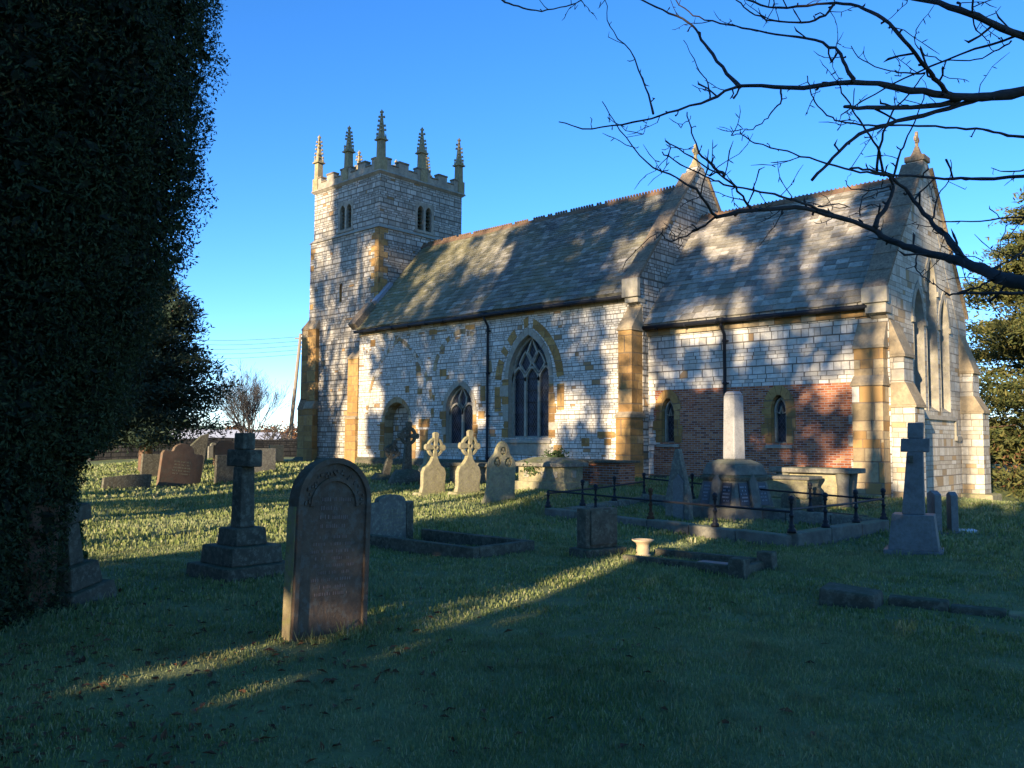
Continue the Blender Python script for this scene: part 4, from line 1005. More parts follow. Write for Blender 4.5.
# obelisk monument inside the railing
ob = at(728, 522)
OB = (ob.x - .3, ob.y + .85, ob.z - .05)
t = thing('obelisk_monument', 'pale stone shaft on a sloping pedestal with dark inscribed panels, inside the railing', 'monument', OB, -16)
def fr4(mb, z0, z1, a, b): mb.frustum(0, 0, z0, z1, a, a, b, b)
mb = MB(); fr4(mb, -.1, .30, .68, .63); mb.build('step', M['streak'], t, bevel=.015)
mb = MB(); fr4(mb, .30, .86, .57, .46); ped = mb.build('pedestal', M['streak'], t, bevel=.01)
mb = MB(); fr4(mb, .86, .93, .50, .52); fr4(mb, .93, .97, .52, .47); mb.build('cornice', M['darkstone'], t, bevel=.012)
mb = MB(); fr4(mb, .97, 1.2, .48, .41); fr4(mb, 1.2, 1.29, .41, .25); mb.build('cap', M['streak'], t, bevel=.02)
mb = MB()
mb.frustum(0, 0, 1.29, 2.66, .17, .17, .15, .15); mb.frustum(0, 0, 2.66, 2.74, .15, .15, .1, .115)
mb.build('shaft', M['obel'], t, bevel=.03)
for k, ax in enumerate(((0, -1), (1, 0))):
    for sg in (-1, 1):
        mb = MB(); q = lambda yy, z, o: (yy, -(.572 - .197 * (z - .30)) - o, z)
        ys = sorted((sg * .14, sg * .42)); z0, z1 = .36, .82
        pts = [q(ys[0], z0, 0), q(ys[1], z0, 0), q(ys[1] * (.94 if sg > 0 else 1), z1, 0), q(ys[0] * (.94 if sg < 0 else 1), z1, 0)]
        if k: rot = lambda p_: (-p_[1], p_[0], p_[2])
        else: rot = lambda p_: p_
        mb.hexa([rot(p_) for p_ in pts], [rot((p_[0], p_[1] - .02, p_[2])) for p_ in pts]); pn = mb.build('inscribed_panel', M['panel'], ped)
        mb = MB()
        for r in range(5):
            z = .44 + r * .07; y = ys[0] + .05
            while y < ys[1] - .06:
                wdt = random.uniform(.012, .03)
                if random.random() < .8: mb.hexa([rot(q(y, z, .019)), rot(q(y + wdt * .7, z, .019)), rot(q(y + wdt * .7, z + .032, .019)), rot(q(y, z + .032, .019))], [rot(q(y, z, .0225)), rot(q(y + wdt * .7, z, .0225)), rot(q(y + wdt * .7, z + .032, .0225)), rot(q(y, z + .032, .0225))])
                y += wdt + .006
        mb.build('inscription', M['letter'], pn)
    mb = MB(); q = lambda yy, z, o: (yy, -(.572 - .197 * (z - .30)) - o, z)
    pts = [q(-.12, .31, .0), q(.12, .31, .0), q(.12, .85, .0), q(0, 1.0, .03), q(-.12, .85, .0)]
    mb.hexa([rot(p_) for p_ in pts], [rot((p_[0], p_[1] - .07, p_[2])) for p_ in pts]); mb.build('gabled_pilaster', M['streak'], ped, bevel=.01)

# iron railing round it, on a stone kerb
A, B_, C_ = at(548, 516), at(792, 547), at(884, 531)
A.z = B_.z = C_.z = 0
D_ = A + (C_ - B_)
zk = [h1(v.x, v.y) for v in (A, B_, C_, D_)]
t = thing('grave_railing', 'low black iron railing with knobbed posts on a kerb round the obelisk', 'railing', (0, 0, 0))
cn = [A, B_, C_, D_]
for i in range(4):
    a, b = cn[i].copy(), cn[(i + 1) % 4].copy(); a.z = zk[i]; b.z = zk[(i + 1) % 4]
    d = (b - a); L = d.length; d.normalize(); nn = Vector((-d.y, d.x, 0)).normalized(); up = [.18, .22, .2, .12][i]
    ns = max(3, int(L / .95)); 
    for k in range(ns):
        p0, p1 = a + d * (L * k / ns + .008), a + d * (L * (k + 1) / ns - .008); hh = up + random.uniform(-.012, .012); wi = .11
        mb = MB(); mb.hexa([p0 - nn * wi + ZV * -.2, p1 - nn * wi + ZV * -.2, p1 + nn * wi + ZV * -.2, p0 + nn * wi + ZV * -.2], [p0 - nn * wi + ZV * hh, p1 - nn * wi + ZV * hh, p1 + nn * wi + ZV * hh, p0 + nn * wi + ZV * hh]); mb.build('kerb_stone', M['streak' if i in (0, 1) else 'grey'], t, bevel=.02)
    npst = [4, 3, 4, 3][i]
    for k in range(npst):
        q = a + d * (L * k / npst) ; z = q.z + up
        mb = MB(); low = (i == 0 and k == 0)
        pr = [(0, .075), (.06, .07), (.09, .04), (.13, .055), (.17, .032), (.30, .024), (.33, .04), (.36, .04), (.38, .024), (.56, .022), (.59, .045), (.62, .03), (.66, .05), (.71, .045), (.74, .01)]
        if low: pr = pr[:9] + [(.44, .03), (.46, .01)]
        mb.lathe(q.x, q.y, [(z + a_ * .78, r_) for a_, r_ in pr], 8); mb.build('post', M['rust' if (i == 0 and k == 2) else 'iron'], t, smooth=True)
    for hz in ((.36,) if i != 2 else (.36,)):
        mb = MB(); mb.tube([a + ZV * (up + hz), a + (b - a) * .5 + ZV * (up + hz - .015), b + ZV * (up + hz)], .02, 6); mb.build('rail', M['iron'], t)
# pointed slab inside the railing, small rounded stones, low kerbs
p = at(679, 503)
t = thing('pointed_headstone', 'narrow dark grey headstone rising to a sharp point, left of the obelisk', 'gravestone', put(p, -.05), -14)
mb = MB(); mb.profile((0, .06, 0), XV, ZV, [(-.36, 0), (.36, 0), (.33, .55), (.04, 1.52), (-.06, 1.52), (-.33, .55)], N=(0, -1, 0), d=.12); b1 = mb.build('slab', M['grey'], t, bevel=.012)
mb = MB(); mb.profile((0, -.06, 0), XV, ZV, [(-.09, .05), (.2, .05), (.2, .85), (.06, 1.0), (-.09, .85)], N=(0, -1, 0), d=.03); mb.build('raised_panel', M['granite'], b1, bevel=.005)
p = at(818, 522)
t = thing('headstone', 'small dark round-topped headstone just inside the railing, in front of the table tomb', 'gravestone', put(p, -.05), -25)
mb = MB(); mb.profile((0, .05, 0), XV, ZV, round_arch(0, .17, 0, .58, 8), N=(0, -1, 0), d=.11); mb.build('slab', M['darkstone'], t, bevel=.015)
p = at(789, 512)
t = thing('headstone', 'small dark square headstone behind the corner post of the railing', 'gravestone', put(p, -.05), -25)
mb = MB(); mb.profile((0, .05, 0), XV, ZV, [(-.2, 0), (.2, 0), (.2, .42), (.1, .48), (-.1, .48), (-.2, .42)], N=(0, -1, 0), d=.11); mb.build('slab', M['darkstone'], t, bevel=.015)
p = at(830, 520)
t = thing('kerb_grave', 'low dark stone kerb inside the railing by the small rounded headstone', 'grave kerb', put(p, -.1), -20)
for a in ((-.7, .7, -.3, -.2), (-.7, .7, .2, .3), (.6, .7, -.2, .2)): mb = MB(); mb.box(*a, 0, .24); mb.build('kerb_stone', M['darkstone'], t, bevel=.01)

# square stone with an urn on its kerb
p = at(604, 556)
t = thing('headstone', 'dark square streaky headstone on a low base, left of the small urn', 'gravestone', (p.x - .12, p.y + .02, p.z - .05), -14)
mb = MB(); mb.box(-.2, .2, -.36, .36, 0, .16); mb.build('base', M['darkstone'], t, bevel=.015)
mb = MB(); mb.box(-.12, .08, -.28, .29, .16, .70); mb.box(.08, .1, -.2, .27, .2, .68); mb.build('slab', M['darkstone'], t, bevel=.02)
p = at(643, 556)
t = thing('stone_urn', 'small buff stone urn with flared rim beside the square dark headstone', 'urn', put(p, -.01))
mb = MB(); mb.lathe(0, 0, [(0, .105), (.03, .11), (.05, .08), (.09, .095), (.15, .085), (.19, .1), (.22, .15), (.235, .155), (.235, .13), (.18, .08)], 18); mb.build('bowl', M['terra'], t, smooth=True)
a, b = at(622, 561), at(738, 578)
t = thing('kerb_grave', 'sunken kerb between the square dark headstone and two squat corner blocks', 'grave kerb', (a.x, a.y, a.z - .06), math.degrees(math.atan2(b.y - a.y, b.x - a.x)))
L = (b - a).length
for yy in (0, .85): mb = MB(); mb.box(0, L - .1, yy, yy + .1, 0, .14); mb.build('kerb_stone', M['darkstone'], t, bevel=.015)
mb = MB(); mb.box(L - .1, L, .1, .85, 0, .12); mb.build('kerb_stone', M['darkstone'], t, bevel=.015)
for yy in (-.03, .82): mb = MB(); mb.frustum(L, yy + .06, 0, .24, .11, .1, .1, .09); mb.build('corner_block', M['darkstone'], t, bevel=.015)
mb = MB(); mb.box(L * .55, L * .8, .3, .55, 0, .1); mb.build('marker', M['granite'], t, bevel=.01)

# cross on a tall tapering block, right
p = at(905, 556)
t = thing('cross_monument', 'pale grey short-armed cross on a tapering block near the right buttress', 'gravestone', (p.x, p.y + .42, p.z - .05), 14, tilt=(0, 0))
mb = MB(); mb.box(-.39, .38, -.36, .36, 0, .12); mb.build('step', M['granite'], t, bevel=.01)
mb = MB(); mb.frustum(0, 0, .12, .62, .33, .31, .275, .255); mb.build('block', M['granite'], t, bevel=.008)
mb = MB(); lean = Vector((.1, 0, 0))
def xcross(mb, z0, z1, w, th, arm, az, ah):
    sh = lambda z: .045 * (z - z0)
    q = lambda a, b_, z: [(sh(z) - a, -b_, z), (sh(z) + a, -b_, z), (sh(z) + a, b_, z), (sh(z) - a, b_, z)]
    mb.hexa(q(w, th, z0), q(w * .72, th * .78, az - ah / 2)); mb.hexa(q(arm, th * .8, az - ah / 2 + .001), q(arm, th * .8, az + ah / 2)); mb.hexa(q(w * .7, th * .78, az + ah / 2 + .001), q(w * .7, th * .78, z1))
xcross(mb, .62, 1.95, .15, .13, .19, 1.62, .2); mb.build('cross', M['granite'], t, bevel=.012)
mb = MB(); mb.box(-.05, .02, -.17, -.12, 1.36, 1.47); mb.build('dark_socket', M['darkstone'], t)
# three grey slabs behind it, flowers and a white tablet
for px, py, wd, hh, lab in ((917, 533, .36, .78, 'pale grey slab headstone half hidden behind the cross on the tapering block'), (935, 533, .42, .82, 'blue grey pointed headstone, middle of the three by the right buttress'), (953, 533, .30, .80, 'narrow blue grey headstone, nearest the white tablet')):
    p = at(px, py)
    t = thing('headstone', lab, 'gravestone', put(p, -.05), 34 if px < 950 else 30, 'grey headstones by the right buttress')
    mb = MB(); mb.profile((-.06, 0, 0), YV, ZV, [(-wd / 2, 0), (wd / 2, 0), (wd / 2, hh - .06), (0, hh), (-wd / 2, hh - .06)], N=XV, d=.12); b1 = mb.build('slab', M['granite'], t, bevel=.008)
    mb = MB(); mb.box(-.13, .16, -wd / 2 - .06, wd / 2 + .06, 0, .08); mb.build('base', M['granite'], t, bevel=.008)
p = at(964, 532)
t = thing('grave_tablet', 'flat white marble tablet lying in the grass beside the narrow grey headstone', 'tablet', put(p, 0), 30)
mb = MB(); mb.box(-.22, .2, -.16, .16, -.03, .05); mb.build('tablet', M['white'], t, bevel=.006)
p = at(930, 543)
t = thing('flower_pot', 'small pot of red flowers at the foot of the blue grey headstones', 'flowers', put(p, 0))
mb = MB(); mb.lathe(0, 0, [(0, .05), (.1, .06), (.1, .045)], 10); mb.build('pot', M['darkstone'], t)
M['petal'] = simple('red_petal', (.35, .03, .03), .7)
mb = MB()
for k in range(10):
    a = random.uniform(0, 6.3); r = random.uniform(0, .07); z = random.uniform(.12, .19); mb.lathe(r * math.cos(a), r * math.sin(a), [(z, .006), (z + .015, .024), (z + .03, .01)], 6)
mb.build('blooms', M['petal'], t)
mb = MB()
for k in range(40):
    c = Vector((random.uniform(-.1, .1), random.uniform(-.1, .1), random.uniform(.05, .16))); d = Vector((random.uniform(-1, 1), random.uniform(-1, 1), random.uniform(0, 1))).normalized() * .05; e = d.cross(Vector((0.3, .2, 1))).normalized() * .012
    mb.quad(c - e, c + e, c + d + e * .3, c + d - e * .3)
mb.build('leaves', M['ivy'], t)

# fallen slab and kerb at right front
p = at(842, 607)
t = thing('grave_block', 'squat dark mossy stone block with a long sunken kerb in the front grass', 'grave kerb', (p.x, p.y + .2, p.z - .06), 12)
mb = MB(); mb.hexa([(-.27, -.2, 0), (.27, -.24, 0), (.3, .22, 0), (-.25, .24, 0)], [(-.26, -.19, .23), (.25, -.22, .2), (.29, .2, .2), (-.24, .22, .24)]); mb.build('block', M['darkstone'], t, bevel=.025)
mb = MB(); x = .34
while x < 2.3:
    e = x + random.uniform(.4, .6); z = .15 - .03 * x + random.uniform(-.01, .01); y = .2 - (x - .3) * .04
    mb = MB(); mb.hexa([(x, y - .07, -.05), (e - .015, y - .08, -.05), (e - .015, y + .09, -.05), (x, y + .09, -.05)], [(x, y - .06, z), (e - .015, y - .06, z), (e - .015, y + .07, z + .01), (x, y + .07, z + .01)]); mb.build('kerb_stone', M['lich' if x > 1.2 else 'darkstone'], t, bevel=.02); x = e

# far left stones
def slab(px, py, wd, hh, top, mat, lab, rz=0, ti=(0, 0), th=.13, name='headstone', shrink=1):
    p = at(px, py); t = thing(name, lab, 'gravestone', put(p, -.1), rz, tilt=ti)
    hw = wd / 2; hh += .1
    if top == 'round': o = [(-hw, 0), (hw, 0), (hw, hh - .2), (hw - .12, hh - .17)] + [((hw - .12) * math.cos(a), hh - .17 + .17 * math.sin(a)) for a in np.linspace(.2, math.pi - .2, 9)] + [(-hw + .12, hh - .17), (-hw, hh - .2)]
    elif top == 'scroll': o = [(-hw, 0), (hw, 0), (hw, hh * .74), (hw - .06, hh * .8), (hw * .55, hh * .8)] + [(hw * .5 * math.cos(a), hh * .82 + hh * .18 * math.sin(a)) for a in np.linspace(0, math.pi, 9)] + [(-hw * .55, hh * .8), (-hw + .06, hh * .8), (-hw, hh * .74)]
    elif top == 'slant': o = [(-hw, 0), (hw, 0), (hw, hh), (hw * .1, hh * .93), (-hw, hh * .7)]
    else: o = [(-hw, 0), (hw, 0), (hw, hh), (-hw, hh)]
    mb = MB(); yplane(mb, -th / 2, th, o); b = mb.build('slab', M[mat], t, bevel=.015); return t, b
t, b = slab(178, 484, 1.55, 1.45, 'scroll', 'redbrown', 'broad leaning red-brown headstone with a scrolled top near the yew', 6, (-7, 0))
face_marks(b, .066, -.4, .4, .5, 1.0, 5, 'lich')
slab(192, 474, .62, 1.75, 'slant', 'darkstone', 'tall dark slab with a slanting broken top leaning behind the broad red-brown headstone', 0, (-9, 0))
slab(201, 462, .55, .8, 'slant', 'lich', 'small pale slanting headstone just right of the tall slanting slab', 0, (-2, 0))
slab(225, 464, 1.1, 1.1, 'round', 'redbrown', 'reddish round-topped headstone behind the dark square headstone', 0)
slab(229, 482, 1.1, .95, 'flat', 'darkstone', 'dark square headstone with a lit left edge, left of the stepped dark cross', 4, (0, 2))
slab(260, 469, 1.3, .95, 'flat', 'grey', 'low broad grey headstone in front of the dark churchyard wall', 0)
slab(276, 463, .75, .85, 'flat', 'lich', 'small pale square headstone nearest the tower buttress', 0)
slab(126, 489, 1.5, .5, 'slant', 'darkstone', 'low broken dark slab at the edge of the yew shade', 0, (-4, 0))
slab(152, 478, .9, .9, 'flat', 'darkstone', 'dark headstone standing just behind the low yew foliage', 0, (-3, 0))
slab(213, 460, .6, .9, 'round', 'grey', 'small grey round-topped headstone between the pale slanting one and the reddish one', 0)
p = at(486, 482)
t = thing('chest_tomb', 'dark low box tomb with a carved ring, behind the pointed headstone', 'tomb', (p.x - .7, p.y + .5, p.z), 4)
mb = MB(); mb.box(-.95, .9, -.45, .45, -.2, .52); b = mb.build('chest', M['darkstone'], t, bevel=.02)
mb = MB(); mb.box(-1.05, 1.0, -.55, .55, .52, .64); mb.build('lid', M['darkstone'], t, bevel=.02)
mb = MB(); mb.profile((.9, 0, 0), YV, ZV, [(.2 * math.cos(a), .26 + .2 * math.sin(a)) for a in np.linspace(0, 6.28, 21)[:-1]], [[(.14 * math.cos(a), .26 + .14 * math.sin(a)) for a in np.linspace(0, 6.28, 21)[:-1]]], N=XV, d=.03); mb.build('carved_ring', M['grey'], b)

# ------------------------------------------------------------------ vegetation helpers
def leaf_mesh(name, cen, ln, wd, mat, parent, bias=None, droop=0., fold=False):
    """many small leaf or spray faces, one quad each, at the given centres"""
    n = len(cen); cen = np.asarray(cen, float)
    d = rng.normal(size=(n, 3))
    if bias is not None: d = d + bias
    d[:, 2] -= droop; d /= np.linalg.norm(d, axis=1)[:, None] + 1e-9
    e = np.cross(d, rng.normal(size=(n, 3))); e /= np.linalg.norm(e, axis=1)[:, None] + 1e-9
    L = ln * rng.uniform(.6, 1.4, (n, 1)); W = wd * rng.uniform(.6, 1.4, (n, 1))
    a, b = cen - d * L / 2, cen + d * L / 2
    v = np.stack([a, cen + e * W / 2 - d * L * .1, b, cen - e * W / 2 - d * L * .1], 1).reshape(-1, 3)
    me = bpy.data.meshes.new(name)
    me.vertices.add(4 * n); me.vertices.foreach_set('co', v.astype(np.float32).ravel())
    me.loops.add(4 * n); me.loops.foreach_set('vertex_index', np.arange(4 * n, dtype=np.int32))
    me.polygons.add(n); me.polygons.foreach_set('loop_start', np.arange(0, 4 * n, 4, dtype=np.int32)); me.polygons.foreach_set('loop_total', np.full(n, 4, np.int32))
    me.materials.append(mat); me.update(calc_edges=True)
    o = bpy.data.objects.new(name, me); COL.objects.link(o)
    if parent: o.parent = parent
    return o
def vnoise(p, sc, seed=0):
    """cheap smooth noise in [-1,1] from a few sine waves"""
    r = np.random.default_rng(seed); out = np.zeros(len(p))
    for _ in range(6):
        k = r.normal(size=3) * sc; out += np.sin(p @ k + r.uniform(0, 6.28))
    return out / 6 * 1.6
def branchy(mb, p, d, L, r, depth, spread=.6, up=.15, kids=(3, 5), rmin=.006, segs=5, tips=None, curve=.12, ratio=.62):
    pts, rad = [Vector(p)], [r]; q = Vector(p); d = Vector(d).normalized()
    for i in range(segs):
        d = (d + Vector((random.gauss(0, curve), random.gauss(0, curve), random.gauss(0, curve) + up * .3))).normalized()
        q = q + d * L / segs; pts.append(q.copy()); rad.append(max(rmin, r * (1 - .6 * (i + 1) / segs)))
    mb.tube(pts, rad, 6 if r > .08 else (4 if r > .02 else 3))
    if tips is not None: tips += pts[-2:]
    if depth <= 0: return
    for k in range(random.randint(*kids)):
        t = random.uniform(.25, 1); i = min(int(t * segs), segs - 1); b = pts[i].lerp(pts[i + 1], t * segs - i)
        s = Vector((random.gauss(0, 1), random.gauss(0, 1), random.gauss(0, .6))); s = (s - d * s.dot(d)).normalized()
        nd = (d * (1 - spread) + s * spread + Vector((0, 0, up))).normalized()
        branchy(mb, b, nd, L * random.uniform(.5, .8) * (1.15 - .4 * t), max(rmin, rad[i] * ratio), depth - 1, spread, up, kids, rmin, segs, tips, curve, ratio)

# ------------------------------------------------------------------ the big dark yew on the left: several upright columns
def column_points(n, x, y, r, z0, z1, seed, shell=.75, taper=.55, rag=.22):
    z = z0 + (z1 - z0) * rng.random(n); a = rng.uniform(0, 2 * np.pi, n)
    t = (z - z0) / (z1 - z0)
    prof = r * np.minimum(1, (1.02 - t) / .16) ** .5 * (taper + (1 - taper) * np.minimum(1, t / .35))
    u = 1 - (1 - shell) * rng.random(n) ** 1.0
    p = np.stack([np.cos(a), np.sin(a), z], 1); q = np.stack([np.cos(a) * r, np.sin(a) * r, z], 1)
    rr = prof * u * (1 + rag * vnoise(q, 2.2, seed) + .12 * vnoise(q, 6.5, seed + 1))
    return np.stack([x + np.cos(a) * rr, y + np.sin(a) * rr, z], 1)
yx, yy = -8.95, 2.75
t = thing('yew_tree', 'huge dark upright yew filling the left of the picture, thick to the ground', 'tree', (yx, yy, h1(yx, yy)))
mb = MB()
for k in range(9):
    a = k * .7; c = (random.uniform(-.3, .3), random.uniform(-.3, .3))
    mb.tube([(c[0], c[1], -.1), (c[0] * 1.1, c[1] * 1.1, 1.2), (c[0] * 1.6, c[1] * 1.6, 3), (c[0] * 2.6, c[1] * 2.6, 6)], [.11, .10, .08, .05], 7)
mb.build('trunk', M['redbark'], t, smooth=True)
# upright columns that spread outwards as they rise: (plan offset right and away, radius, foot, top)
rv, fv_ = np.array([.736, .677]), np.array([-.677, .736])
cols = [(.0, -.15, .60, .0, 2.6), (-.6, -.9, .7, .0, 2.5), (.05, -.75, .6, .0, 2.4), (-.1, -.95, .55, .0, 2.2), (-.55, -1.1, .8, .0, 2.8), (-.45, .35, .75, .0, 3.2), (-.5, -.6, .8, .0, 3.0), (.1, .2, 1.0, 1.0, 7.7), (.86, .1, .80, 1.45, 8.2), (.5, 1.0, .95, 1.5, 7.9), (-.7, .9, 1.1, .8, 8.3), (-.9, -.5, 1.15, .5, 7.8), (.25, -.75, .85, 1.2, 7.2), (.95, -.55, .62, 2.2, 7.5), (-1.9, .2, 1.2, .3, 8.0)]
P, Q = [], []
for i, (a, b, r, z0, z1) in enumerate(cols):
    def col_(n, sh, sc):
        p = column_points(n, 0, 0, r * sc, z0 - (.25 if z1 < 4 else 0), z1, 100 + i, sh, .97 if z1 < 4 else .5, .17)
        g_ = sm((p[:, 2] - .3) / 5.5)[:, None] * .62 + .38
        g_ = np.where(np.array([z1 < 4]), 1., g_) * np.ones_like(g_)
        p[:, :2] += (rv * a + fv_ * b)[None] * g_
        return p
    k = int(8500 * r * (z1 - z0)); P.append(col_(k, .7, 1.)); Q.append(col_(k // 6, .15, .8))
leaf_mesh('crown', np.vstack(P), .05, .018, M['yew'], t, droop=-.5)
leaf_mesh('inner_fill', np.vstack(Q), .15, .07, M['yew_in'], t)  # added inner leaves, interior darkness in their colour, blocking sky through the crown
# ivy on the leaning cross at its foot
ic = at(74, 597); n = 900; a = rng.uniform(0, 6.28, n); z = rng.uniform(0, 1.05, n); rr = (.26 - .12 * z) * rng.uniform(.7, 1.2, n)
tiv = thing('ivy', 'ivy climbing the leaning cross at the foot of the dark yew', 'ivy', (ic.x, ic.y, ic.z))
leaf_mesh('leaves', np.stack([rr * np.cos(a) - .05, rr * np.sin(a) - .12, z], 1), .07, .06, M['ivy'], tiv)
# ivy clump on the hipped chest tomb
tiv = thing('ivy', 'ivy clump spilling over the hipped lid of the buff chest tomb', 'ivy', (TOMB_A.x, TOMB_A.y, TOMB_A.z))
n = 700; base = np.array([[-.3, -.5, .58], [.0, .1, .92], [.15, .15, .92]])[rng.integers(0, 3, n)]; leaf_mesh('leaves', base + rng.normal(size=(n, 3)) * [.17, .06, .09], .07, .06, M['ivy'], tiv)
# weeds against the wall by the orange buttress
p = at(655, 478); tiv = thing('shrub', 'low weedy shrub growing at the wall foot beside the orange buttress', 'shrub', put(p))
n = 700; leaf_mesh('leaves', np.stack([rng.normal(0, .35, n), rng.normal(0, .12, n), np.abs(rng.normal(0, .22, n))], 1), .12, .03, M['ivy'], tiv, droop=-1.2)

def far(px, dist, z=None):
    r_ = ray(px, 440); r_.z = 0; r_.normalize(); q = r_ * dist; return (q.x, q.y, h1(q.x, q.y))
# evergreen behind, with open layered sprays
def spray_tree(name, label, loc, hgt, rad, zlow, mat, nbr, per, ln, wd, group=None, trunk='redbark', tr=.22, shape=.8, lean=0, up=-.05, flat=.45):
    t = thing(name, label, 'tree', loc, random.uniform(0, 360), group)
    mb = MB(); mb.tube([(0, 0, -.3), (.05, .02, hgt * .3), (lean * .5, 0, hgt * .65), (lean, 0, hgt * .98)], [tr, tr * .8, tr * .45, .03], 8)
    tk = mb.build('trunk', M[trunk], t, smooth=True)
    mb = MB(); C = []; B = []
    for k in range(nbr):
        f = (k + random.random()) / nbr; z = zlow + (hgt - zlow) * f
        rr = rad * (1 - f) ** shape * random.uniform(.65, 1.1) + .25; a = random.uniform(0, 6.283)
        dv = Vector((math.cos(a), math.sin(a), random.uniform(-.05, .35) + .35 * f)); o = Vector((lean * f, 0, z))
        p1 = o + dv * rr * .5; p2 = o + dv * rr + Vector((0, 0, up * rr))
        mb.tube([o, p1, p2], [max(.012, tr * .22 * (1 - f)), .02, .006], 4)
        m_ = max(3, int(per * rr / rad)); tt = rng.random(m_) ** .7
        c = np.outer(1 - tt, o) + np.outer(tt, p2); sp = (.10 + .16 * rr * (1 - np.abs(tt - .6)))[:, None]
        C.append(c + rng.normal(size=(m_, 3)) * sp * [1, 1, flat]); B.append(np.tile(np.array(dv) * 1.2, (m_, 1)))
    mb.build('limbs', M[trunk], t)
    leaf_mesh('crown', np.vstack(C), ln, wd, mat, t, bias=np.vstack(B))
    return t
spray_tree('evergreen_tree', 'mid-distance dark evergreen with open layered sprays, right behind the big yew', far(146, 40), 8.6, 3.3, 1.2, M['holly'], 150, 800, .22, .065, tr=.3, shape=.62)
g = h1(-6.6, 45)
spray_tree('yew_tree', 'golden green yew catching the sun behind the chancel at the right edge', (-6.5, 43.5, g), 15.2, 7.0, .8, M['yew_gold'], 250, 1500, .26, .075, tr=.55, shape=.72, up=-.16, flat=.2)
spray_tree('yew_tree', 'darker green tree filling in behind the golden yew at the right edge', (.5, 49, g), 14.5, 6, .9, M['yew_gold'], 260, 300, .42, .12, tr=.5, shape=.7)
p = (-5.9, 40.2)
tb = thing('bramble_thicket', 'rusty brown dead undergrowth at the foot of the golden yew', 'undergrowth', (p[0], p[1], h1(*p)))
n = 3000; leaf_mesh('leaves', np.stack([rng.normal(0, 2.2, n), rng.normal(0, 1.0, n), np.abs(rng.normal(0, 1.0, n))], 1), .22, .07, M['bracken'], tb)

# bare small tree and shrubs beyond the wall, with the pole
def bare(name, label, loc, L, r, depth, up=.2, spread=.5, kids=(4, 6), rmin=.01, group=None, mat='twig', stems=1, d0=(0, 0, 1), tl=.35):
    t = thing(name, label, 'tree', loc, 0, group); mb = MB(); mc = MB()
    for s_ in range(stems):
        d = Vector(d0) + Vector((random.uniform(-.35, .35), random.uniform(-.35, .35), 0)) * (stems > 1)
        q = d.normalized() * L * tl; mb.tube([(0, 0, -.3), q * .5, q], [r * 1.2, r, r * .85], 7)
        for k in range(random.randint(*kids)):
            a = random.uniform(0, 6.28); nd = Vector((math.cos(a) * spread, math.sin(a) * spread, random.uniform(.6, 1.1)))
            branchy(mc, q * random.uniform(.75, 1), nd, L * random.uniform(.35, .5), r * random.uniform(.4, .65), depth, spread, up, kids, rmin)
    mb.build('trunk', M[mat], t, smooth=True); mc.build('branches', M[mat], t)
    return t
p = at(246, 457); d = (p - CAM); 
bare('bare_tree', 'small leafless tree with upright twigs beyond the dark churchyard wall', far(247, 62), 7.3, .09, 3, .26, .46, (4, 5), .007, tl=.12, stems=4)
bare('bare_shrub', 'low gnarled leafless shrub between the bare tree and the telegraph pole', far(272, 60), 3.0, .11, 2, .05, .7, (3, 4), .02, tl=.25, stems=2)
bare('bare_shrub', 'low dark leafless bush at the foot of the telegraph pole', far(283, 63), 2.6, .09, 2, .05, .7, (3, 4), .02, tl=.2, stems=2)
# churchyard wall
def wall(px0, d0, px1, d1, hgt, label):
    a, b = Vector(far(px0, d0)), Vector(far(px1, d1)); t = thing('churchyard_wall', label, 'wall', (0, 0, 0))
    d = b - a; d.z = 0; L = d.length; d.normalize(); nn = Vector((-d.y, d.x, 0)); mb = MB(); k = int(L / 1.2); pc = None
    top = []
    for i in range(k + 1):
        q = a + d * (L * i / k); g_ = h1(q.x, q.y); top.append((q, g_ + hgt + .05 * math.sin(i * 1.3)))
    for i in range(k):
        (q0, z0), (q1, z1) = top[i], top[i + 1]
        mb.hexa([q0 - nn * .25 + ZV * (-1 - q0.z), q1 - nn * .25 + ZV * (-1 - q1.z), q1 + nn * .25 + ZV * (-1 - q1.z), q0 + nn * .25 + ZV * (-1 - q0.z)], [Vector((q0.x, q0.y, z0)) - nn * .22, Vector((q1.x, q1.y, z1)) - nn * .22, Vector((q1.x, q1.y, z1)) + nn * .22, Vector((q0.x, q0.y, z0)) + nn * .22])
    return mb.build('stone_run', M['wallstone'], t)
M['wallstone'] = stone_mat('dark_field_wall', .4, .18, .02, [(0, (.02, .02, .02)), (1, (.055, .05, .045))], (.012, .012, .012), grime=.4, seed=12.)
wall(90, 52, 335, 58, 1.15, 'dark drystone churchyard wall running behind the far headstones to the tower')
